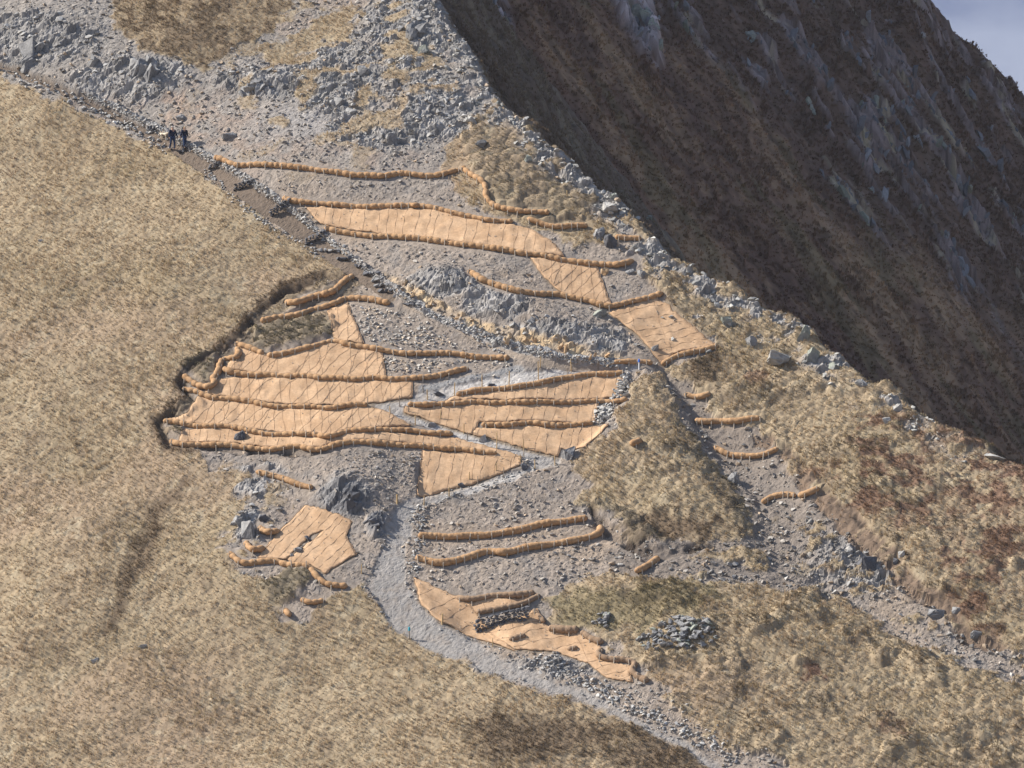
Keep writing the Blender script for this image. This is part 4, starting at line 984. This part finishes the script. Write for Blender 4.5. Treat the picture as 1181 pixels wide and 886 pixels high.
# ------------------------------------------------------------------ masonry: check walls and steps across the stepped path, small retaining wall
def wall(pa, pb, h, th, label, name='check_wall', mat=M_dark, sw=.34, cat='stone wall', capmat=None):
    W = at([pa[0], pb[0]], [pa[1], pb[1]]); A, B = Vector(W[0]), Vector(W[1]); L = (B-A).length; d = (B-A).normalized()
    bm = bmesh.new(); nr = max(1, round(h/(sw*.5))); c = (A+B)/2
    side = Vector((d.y, -d.x, 0)).normalized()
    for r in range(nr):
        x = -random.random()*sw*.5
        while x < L:
            w = sw*random.uniform(.7, 1.5); hh = h/nr
            q = A+d*(x+w/2)-c+Vector((0, 0, hh*(r+.4)))+side*random.uniform(-.04, .04)
            M4 = Matrix.Translation(q) @ Matrix.Rotation(math.atan2(d.y, d.x), 4, 'Z') @ Matrix.Rotation(-math.asin(d.z), 4, 'Y') @ Matrix.Diagonal((w*.56, th*.5, hh*.62, 1))
            rock_bm(bm, M4, random.random(), 14, 1.0); x += w
    o = to_obj(bm, name, mat); o.location = c
    return tag(o, label, cat)
wall((241,196), (253,191), .45, .4, 'highest dark stone check wall across the path, below the walkers')
wall((270,220), (290,214), .6, .4, 'second dark stone check wall down the stepped path')
wall((312,250), (332,238), .7, .4, 'third and longest slanting stone check wall on the stepped path')
wall((353,282), (374,272), .6, .45, 'fourth stone check wall, just above the low steps')
wall((172,150), (180,152), .4, .5, 'small dark stone block beside the dog on the path')
wall((206,178), (214,174), .35, .4, 'dark stone step under the right walker')
STEPS = [((366,290),(394,291),'wide pale stone step at the top of the flight', M_rock), ((390,300),(410,299),'dark stone step second in the flight', M_dark), ((409,308),(425,309),'dark stone step third in the flight', M_dark),
         ((420,317),(436,316),'dark stone step fourth in the flight', M_dark), ((429,325),(440,323),'grey stone step fifth in the flight', M_rock), ((434,331),(446,330),'grey stone step sixth in the flight', M_rock), ((438,337),(454,336),'dark stone step seventh in the flight', M_dark), ((455,343),(470,341),'dark stone step lowest in the flight', M_dark),
         ((466,352),(480,353),'dark stone slab where the flight meets the ochre bank path', M_dark)]
for a, b, lb, m in STEPS: wall(a, b, .3, .5, lb, 'stone_step', m, .5, 'stone step')
wall((548,731), (606,716), 1.15, .4, 'little dry stone retaining wall between two jute mats', 'dry_stone_wall', M_dark, .36)
# ------------------------------------------------------------------ the shaded hillside beyond the ridge
FX = axis(-25, 128, .28, -90, 700); FY = axis(58, 250, .28, 20, 700)
QX, QY = np.meshgrid(FX, FY)
YC = 227+3*vn(QX/9, QX*0, 501)+1.2*vn(QX/2.5, QX*0, 502)
def fbase(x, y, yc):
    z = 9-.98*(x-19.9)+.68*(np.minimum(y, yc)-130)-1.1*np.maximum(y-yc, 0)
    return z-.22*np.maximum(x-53, 0)
ZF = fbase(QX, QY, YC)
fa = QX*.82-QY*.57; fb = QX*.57+QY*.82
fb = fb+1.6*fbm(fa/9, fb/9, 3, 530)+.8*fbm(fa/3, fb/3, 3, 531)
qx, qy = project(QX, QY, ZF)
lim = [(690,-40),(760,70),(850,110),(905,190),(960,270),(1040,310),(1120,380),(1230,460)]
sd = np.interp(qx, [p[0] for p in lim], [p[1] for p in lim])-30-qy
rockzone = sst(-25, 45, sd+40*fbm(fa/9, fb/5, 3, 511))
pillar = sst(6, -5, seg_d(qx, qy, [(725,-20),(735,20),(748,50),(760,72)], [22, 20, 14, 4])[0])
leftcrag = sst(5, -6, seg_d(qx+6*fbm(fa/3, fb/2, 3, 509), qy, [(570,-10),(585,40),(600,70),(624,100)], [8, 7, 7, 4])[0])
rm = sst(-.02, .30, fbm(fa/7, fb/2.8, 4, 512)+.4*fbm(fa/2, fb/1.2, 3, 513)-.06)*rockzone
rm = np.maximum(np.maximum(rm, pillar), leftcrag*.8)
fd = 2.0*fbm(fa/20, fb/10, 3, 514)*(.3+.7*rockzone)+.35*fbm(fa/5, fb/3, 4, 515)+.28*fbm(fa/1.2, fb/1.1, 3, 516)+.10*fbm(fa/.8, fb/.6, 2, 520)
fd += rm*(1.1*blocks(fa/4.2, fb/1.5, 517, 1.2)+.6*blocks(fa/1.7, fb/.8, 518, 1.2)-.5)+pillar*2.2*sst(-.3, .2, fbm(fa/9, fb/1.4, 2, 519)+.3)
crestbump = np.exp(-((qx-1052)/22)**2-((qy-45)/42)**2)
fd += crestbump*2.2
nf1 = fbm(fa/18, fb/6, 4, 521); nf2 = fbm(fa/1.5, fb/1.2, 4, 522); nf3 = fbm(fa/.8, fb/.7, 3, 523)
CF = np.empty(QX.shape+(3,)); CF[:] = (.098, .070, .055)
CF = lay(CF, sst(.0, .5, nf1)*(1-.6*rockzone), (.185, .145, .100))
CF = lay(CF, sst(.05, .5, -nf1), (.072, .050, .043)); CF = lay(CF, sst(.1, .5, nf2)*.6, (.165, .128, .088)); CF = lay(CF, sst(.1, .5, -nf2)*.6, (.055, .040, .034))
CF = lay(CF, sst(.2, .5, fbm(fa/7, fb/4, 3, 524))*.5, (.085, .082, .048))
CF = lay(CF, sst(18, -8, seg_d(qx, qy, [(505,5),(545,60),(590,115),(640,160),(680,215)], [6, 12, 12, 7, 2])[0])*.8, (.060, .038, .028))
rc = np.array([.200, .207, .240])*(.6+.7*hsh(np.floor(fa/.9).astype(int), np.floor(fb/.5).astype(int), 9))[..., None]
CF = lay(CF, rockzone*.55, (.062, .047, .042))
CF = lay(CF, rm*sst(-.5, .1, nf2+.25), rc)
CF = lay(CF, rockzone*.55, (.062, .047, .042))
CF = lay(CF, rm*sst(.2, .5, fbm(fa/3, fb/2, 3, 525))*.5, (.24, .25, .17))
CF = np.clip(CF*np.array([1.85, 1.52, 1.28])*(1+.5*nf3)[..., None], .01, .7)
HF = ZF+fd
far = link('far_hillside', raw_mesh('far_hillside', np.stack([QX, QY, HF], -1).reshape(-1, 3), grid_faces(len(FX), len(FY)), False, CF.reshape(-1, 3)), M_ground)
tag(far, 'steep dark hillside in shade beyond the ridge', None, None, 'structure')
def hf_nn(x, y): return HF[np.clip(np.searchsorted(FY, y), 0, len(FY)-1), np.clip(np.searchsorted(FX, x), 0, len(FX)-1)]
w = (np.where((qx > 400) & (qx < 1260) & (qy > -70) & (qy < 620), 1, 0)*sst(.45, .9, rm)*(QY < YC-7)*np.gradient(FX)[None, :]*np.gradient(FY)[:, None]).ravel()
n = int(w.sum()*1.0); k = RNG.choice(w.size, n, p=w/w.sum()); x = QX.ravel()[k]+RNG.uniform(-.15, .15, n); y = QY.ravel()[k]+RNG.uniform(-.15, .15, n); z = HF.ravel()[k]
w2 = (np.where((qx > 480) & (qx < 1240) & (qy > -50) & (qy < 600), 1, 0)*(1-.85*sst(.3, .7, rm))*np.gradient(FX)[None, :]*np.gradient(FY)[:, None]).ravel()
n2_ = int(w2.sum()*5.5); k2 = RNG.choice(w2.size, n2_, p=w2/w2.sum()); x2 = QX.ravel()[k2]+RNG.uniform(-.15, .15, n2_); y2 = QY.ravel()[k2]+RNG.uniform(-.15, .15, n2_)
tufts('far_heather', 'brown heather and grass tufts on the shaded hillside', 'heather', None, 0, 4, .35, .85, .16, (.3, -.5), .8, 1.25, (x2, y2, HF.ravel()[k2], CF.reshape(-1, 3)[k2]))
TPL0 = TPL; TPL = [hull(12, 340+q, (.75, .6, 1.5)) for q in range(8)]
scatter('crag_blocks', 'grey crag blocks standing out of the shaded hillside', 'rocks', x, y, z, powsize(n, .4, 2.0, 2.4), stone_cols(n, (.12, .122, .135), (.23, .23, .235), .1, (.24, .25, .17)))
TPL = TPL0
def hf(x, y):
    i = np.clip(np.searchsorted(FX, x)-1, 0, len(FX)-2); j = np.clip(np.searchsorted(FY, y)-1, 0, len(FY)-2)
    return HF[j, i]
def atf(px, py): return march(hf, px, py, 460, 720, .5)
OUTF = [(742,30,11,38,22,1.2,3.6,'l','tall grey rock pillar high on the shaded hillside',2.0,.9), (866,60,12,24,20,.7,2.4,'l','narrow lichened crag right of the tall pillar on the shaded hill',1.9,1.2),
        (938,134,9,17,12,.7,2.4,'l','slanted pale slabs in the middle of the shaded hill',2.0,1.),
        (1058,148,7,18,10,.7,2.2,'g','thin grey rib on the shaded hill under the sky edge',2.0,1.2), (1012,235,10,22,14,.6,2.0,'l','broken lichened crag low in the shaded rock face',1.8,1.3),
        (596,55,8,26,12,.5,1.8,'g','bluish crag in the shade close to the upper ridge',1.8,1.4), (620,95,6,14,8,.5,1.5,'g','bluish crag in the shade just below the upper one',1.8,1.2),
        (1060,42,9,20,14,.6,1.7,'p','crag under the far skyline that catches the sun',1.4,1.0)]
for a in OUTF: outcrop(*a[:9], elong=a[9], tilt=-.45, surf=atf, skew=a[10], sink=.4)

# ------------------------------------------------------------------ walkers and dog
M_skin = material('skin', (.52, .33, .24), var=.05); M_navy = material('navy_cloth', (.020, .026, .055), var=.15); M_jean = material('blue_denim', (.035, .055, .115), c2=(.028, .042, .085), var=.15)
M_boot = material('dark_boot', (.02, .018, .017), var=.1); M_hair = material('grey_hair', (.42, .38, .34), var=.1); M_hair2 = material('fair_hair', (.40, .29, .17), var=.1)
M_dogf = material('cream_fur', (.66, .58, .46), c2=(.52, .42, .30), var=.15); M_black = material('black_cloth', (.015, .015, .018), var=.1)
def skin_obj(name, V, Ed, R, mat, parent, root=0, sub=2):
    me = bpy.data.meshes.new(name); me.from_pydata(V, Ed, []); o = bpy.data.objects.new('tmp', me); COL.objects.link(o)
    sk = o.modifiers.new('skin', 'SKIN'); o.modifiers.new('sub', 'SUBSURF').levels = sub; o.modifiers['sub'].render_levels = sub
    for k, d in enumerate(me.skin_vertices[0].data):
        r = R[k]; d.radius = (r, r) if not isinstance(r, tuple) else r; d.use_root = (k == root)
    dg = bpy.context.evaluated_depsgraph_get(); m2 = bpy.data.meshes.new_from_object(o.evaluated_get(dg))
    bpy.data.objects.remove(o); bpy.data.meshes.remove(me); m2.name = name
    for p in m2.polygons: p.use_smooth = True
    m2.materials.clear()
    return link(name, m2, mat, parent)
def person(loc, rz, label, hair, stride, h, arm_out, pack=False):
    """local frame: faces -y; stride swings the legs; arm_out reaches sideways (+x or -x)"""
    o = empty('person', loc, rz); tag(o, label, 'person', None)
    k = h/1.75
    hipz, kn, an = .92, .50, .09
    fl = stride*.16
    def leg(s, f):
        return [(s*.10, 0, hipz-.02), (s*.11, -.10*f-.04, kn), (s*.11, -.20*f+.06*abs(f)-.0, an+(.05 if f < 0 else 0)), (s*.12, -.20*f-.14, .04+(.03 if f < 0 else 0))]
    sh = 1.43
    def arm(s):
        if s == arm_out: return [(s*.20, 0, sh), (s*.30, -.02, 1.17), (s*.40, -.05, .92), (s*.43, -.06, .83)]
        return [(s*.20, 0, sh), (s*.26, .04, 1.15), (s*.27, -.08, .92), (s*.27, -.11, .83)]
    # whole body: pelvis, spine, neck, head, arms, legs
    V = [(0, 0, .95), (0, .01, 1.15), (0, .01, 1.38), (0, -.01, 1.50), (0, -.03, 1.60), (0, -.03, 1.68)]; Ed = [(0, 1), (1, 2), (2, 3), (3, 4), (4, 5)]
    R = [(.15, .11), (.14, .10), (.16, .11), .055, .085, .080]
    for s in (1, -1):
        b = len(V); V += arm(s); R += [.065, .045, .034, .036]; Ed += [(2, b), (b, b+1), (b+1, b+2), (b+2, b+3)]
    for s, f in ((1, stride), (-1, -stride)):
        b = len(V); V += leg(s, f); R += [.085, .06, .042, .045]; Ed += [(0, b), (b, b+1), (b+1, b+2), (b+2, b+3)]
    V = [tuple(c*k for c in v) for v in V]; R = [tuple(c*k for c in r) if isinstance(r, tuple) else r*k for r in R]
    body = skin_obj('body', V, Ed, R, M_skin, o)
    # face: nose, eyes, mouth, ears
    bm = bmesh.new(); bmesh.ops.create_icosphere(bm, subdivisions=1, radius=.016*k, matrix=Matrix.Translation((0, -.125*k, 1.62*k)))
    for s in (1, -1): bmesh.ops.create_icosphere(bm, subdivisions=1, radius=.022*k, matrix=Matrix.Translation((s*.085*k, -.02*k, 1.62*k)))
    me = bpy.data.meshes.new('face_features'); bm.to_mesh(me); bm.free(); link('face_features', me, M_skin, o)
    bm = bmesh.new()
    for s in (1, -1): bmesh.ops.create_icosphere(bm, subdivisions=1, radius=.011*k, matrix=Matrix.Translation((s*.034*k, -.108*k, 1.645*k)))
    bmesh.ops.create_icosphere(bm, subdivisions=1, radius=.018*k, matrix=Matrix.Translation((0, -.103*k, 1.572*k)) @ Matrix.Diagonal((1.2, .5, .4, 1)))
    me = bpy.data.meshes.new('eyes_and_mouth'); bm.to_mesh(me); bm.free(); link('eyes_and_mouth', me, M_boot, o)
    # hair cap
    bm = bmesh.new(); bmesh.ops.create_uvsphere(bm, u_segments=12, v_segments=8, radius=.098*k, matrix=Matrix.Translation((0, -.012*k, 1.672*k)) @ Matrix.Diagonal((.95, 1.05, .95, 1)))
    bmesh.ops.delete(bm, geom=[v for v in bm.verts if v.co.z < 1.66*k and v.co.y < .0], context='VERTS')
    me = bpy.data.meshes.new('hair'); bm.to_mesh(me); bm.free(); link('hair', me, hair, o)
    # jacket
    V = [(0, 0, .86), (0, .01, 1.08), (0, .01, 1.38), (0, 0, 1.47)]; Ed = [(0, 1), (1, 2), (2, 3)]; R = [(.18, .135), (.17, .125), (.18, .13), .085]
    for s in (1, -1):
        a = arm(s); b = len(V); V += a[:3]; R += [.085, .066, .052]; Ed += [(2, b), (b, b+1), (b+1, b+2)]
    skin_obj('jacket', [tuple(c*k for c in v) for v in V], Ed, [tuple(c*k for c in r) if isinstance(r, tuple) else r*k for r in R], M_navy, o, 1)
    V = [(0, 0, .92)]; Ed = []; R = [(.165, .12)]
    for s, f in ((1, stride), (-1, -stride)):
        a = leg(s, f); b = len(V); V += a[:3]; R += [.10, .076, .062]; Ed += [(0, b), (b, b+1), (b+1, b+2)]
    skin_obj('trousers', [tuple(c*k for c in v) for v in V], Ed, [tuple(c*k for c in r) if isinstance(r, tuple) else r*k for r in R], M_jean, o)
    for s, f in ((1, stride), (-1, -stride)):
        a = leg(s, f); p, q = a[2], a[3]
        skin_obj('boot', [tuple(c*k for c in v) for v in [(p[0], p[1], p[2]+.06), (p[0], p[1]+.01, p[2]-.02), q]], [(0, 1), (1, 2)], [.062*k, .060*k, .052*k], M_boot, o)
    if pack:
        bm = bmesh.new(); bmesh.ops.create_cube(bm, size=1, matrix=Matrix.Translation((0, .20*k, 1.22*k)) @ Matrix.Diagonal((.30*k, .20*k, .46*k, 1)))
        bmesh.ops.bevel(bm, geom=list(bm.edges), offset=.07*k, segments=3, affect='EDGES')
        for s in (1, -1):
            bmesh.ops.create_cube(bm, size=1, matrix=Matrix.Translation((s*.10*k, -.125*k, 1.27*k)) @ Matrix.Diagonal((.05*k, .02*k, .32*k, 1)))
        me = bpy.data.meshes.new('backpack'); bm.to_mesh(me); bm.free()
        for f in me.polygons: f.use_smooth = True
        link('backpack', me, M_black, o)
    return o
foot = at([199, 213, 189.5], [173.5, 171.5, 161.5])
person((foot[0][0], foot[0][1]-.1, foot[0][2]+.02), .5, 'taller walker in a long dark navy jacket and jeans, beside the dog', M_hair, 1, 2.12, 1)
person((foot[1][0], foot[1][1]-.1, foot[1][2]+.02), .45, 'shorter walker in a dark jacket with a small backpack, on the right', M_hair2, -1, 1.92, -1, True)
def dog(loc, rz, label):
    o = empty('dog', loc, rz); tag(o, label, 'dog')      # faces +x
    V = [(-.30, 0, .52), (-.10, 0, .50), (.18, 0, .50), (.34, 0, .56), (.47, 0, .60), (.58, 0, .57), (.68, 0, .53)]
    R = [.115, .11, .14, .095, .085, .07, .04]; Ed = [(k, k+1) for k in range(6)]
    for s in (1, -1):
        for pts, a in (([(.22, s*.09, .40), (.20, s*.09, .22), (.24+.05*s, s*.09, .03), (.29+.05*s, s*.09, .02)], 2), ([(-.28, s*.09, .42), (-.20, s*.09, .30), (-.36+.05*s, s*.09, .18), (-.33+.05*s, s*.09, .03), (-.28+.05*s, s*.09, .02)], 0)):
            b = len(V); V += pts; R += [.075, .042, .032, .035][:4] if len(pts) == 4 else [.085, .06, .034, .030, .034]
            Ed += [(a, b)]+[(b+q, b+q+1) for q in range(len(pts)-1)]
    b = len(V); V += [(-.42, 0, .56), (-.56, 0, .50), (-.66, 0, .46)]; R += [.04, .035, .02]; Ed += [(0, b), (b, b+1), (b+1, b+2)]
    skin_obj('body', V, Ed, R, M_dogf, o, 1)
    for s in (1, -1): skin_obj('ear', [(.46, s*.06, .66), (.45, s*.10, .61), (.46, s*.11, .55)], [(0, 1), (1, 2)], [.025, .03, .018], M_dogf, o)
    bm = bmesh.new(); bmesh.ops.create_icosphere(bm, subdivisions=1, radius=.025, matrix=Matrix.Translation((.715, 0, .54)))
    for s in (1, -1): bmesh.ops.create_icosphere(bm, subdivisions=1, radius=.014, matrix=Matrix.Translation((.57, s*.055, .61)))
    me = bpy.data.meshes.new('nose_and_eyes'); bm.to_mesh(me); bm.free(); link('nose_and_eyes', me, M_black, o)
dog((foot[2][0], foot[2][1], foot[2][2]+.02), -.55, 'pale cream dog walking down the stepped path beside the taller walker')

# ------------------------------------------------------------------ sun and sky
SUNV = Vector((-.77, .10, .63)).normalized()
el = math.asin(SUNV.z); az = math.atan2(SUNV.x, SUNV.y)
sl = bpy.data.lights.new('sun', 'SUN'); sl.energy = 5.0; sl.angle = math.radians(.5); sl.color = (1, .95, .87)
so = bpy.data.objects.new('sun', sl); COL.objects.link(so); so.rotation_euler = SUNV.to_track_quat('Z', 'Y').to_euler(); so.location = (-100, 0, 150)
wd = bpy.data.worlds.new('World'); S.world = wd; wd.use_nodes = True
nt = wd.node_tree; N = nt.nodes; Lk = nt.links; bg = N['Background']; bg.inputs['Strength'].default_value = .105
sk = N.new('ShaderNodeTexSky'); sk.sky_type = 'NISHITA'; sk.sun_disc = False; sk.sun_elevation = el; sk.sun_rotation = az; sk.dust_density = 1.5; sk.altitude = 600
tc = N.new('ShaderNodeTexCoord'); mp = N.new('ShaderNodeMapping'); mp.inputs['Scale'].default_value = (16, 16, 34); mp.inputs['Location'].default_value = (2.3, 0, .7)
nz = N.new('ShaderNodeTexNoise'); nz.inputs['Scale'].default_value = 1.6; nz.inputs['Detail'].default_value = 5; nz.inputs['Roughness'].default_value = .5
rg = N.new('ShaderNodeMapRange'); rg.inputs['From Min'].default_value = .42; rg.inputs['From Max'].default_value = .66
cc = N.new('ShaderNodeMix'); cc.data_type = 'RGBA'; cc.inputs['A'].default_value = (.80, 1.08, 2.0, 1); cc.inputs['B'].default_value = (1.75, 2.05, 2.95, 1)
sx = N.new('ShaderNodeSeparateXYZ'); lowr = N.new('ShaderNodeMapRange'); lowr.inputs['From Min'].default_value = .30; lowr.inputs['From Max'].default_value = .12
Lk.new(tc.outputs['Generated'], sx.inputs['Vector']); Lk.new(sx.outputs['Z'], lowr.inputs['Value'])
mx = N.new('ShaderNodeMix'); mx.data_type = 'RGBA'
Lk.new(tc.outputs['Generated'], mp.inputs['Vector']); Lk.new(mp.outputs['Vector'], nz.inputs['Vector']); Lk.new(nz.outputs['Fac'], rg.inputs['Value'])
Lk.new(rg.outputs['Result'], cc.inputs['Factor']); Lk.new(cc.outputs['Result'], mx.inputs['B']); Lk.new(lowr.outputs['Result'], mx.inputs['Factor']); Lk.new(sk.outputs['Color'], mx.inputs['A']); Lk.new(mx.outputs['Result'], bg.inputs['Color'])
S.render.engine = 'CYCLES'; S.cycles.max_bounces = 4; S.cycles.diffuse_bounces = 2
v = S.view_settings; v.view_transform = 'Standard'; v.look = 'None'; v.gamma = 1; v.use_curve_mapping = False; v.exposure = .79
# ------------------------------------------------------------------ thin haze between the hills
bm = bmesh.new(); bmesh.ops.create_cube(bm, size=1, matrix=Matrix.Translation((0, 1600, 60)) @ Matrix.Diagonal((26000, 26000, 300, 1)))
me = bpy.data.meshes.new('haze'); bm.to_mesh(me); bm.free()
hm = bpy.data.materials.new('thin_haze'); hm.use_nodes = True; hn = hm.node_tree; hn.nodes.clear()
ho = hn.nodes.new('ShaderNodeOutputMaterial'); hv = hn.nodes.new('ShaderNodeVolumePrincipled'); hv.inputs['Density'].default_value = .00004; hv.inputs['Color'].default_value = (.95, .96, 1, 1)
hn.links.new(hv.outputs['Volume'], ho.inputs['Volume'])
tag(link('haze', me, hm), 'thin pale haze between the camera and the hills', None, None, 'stuff')
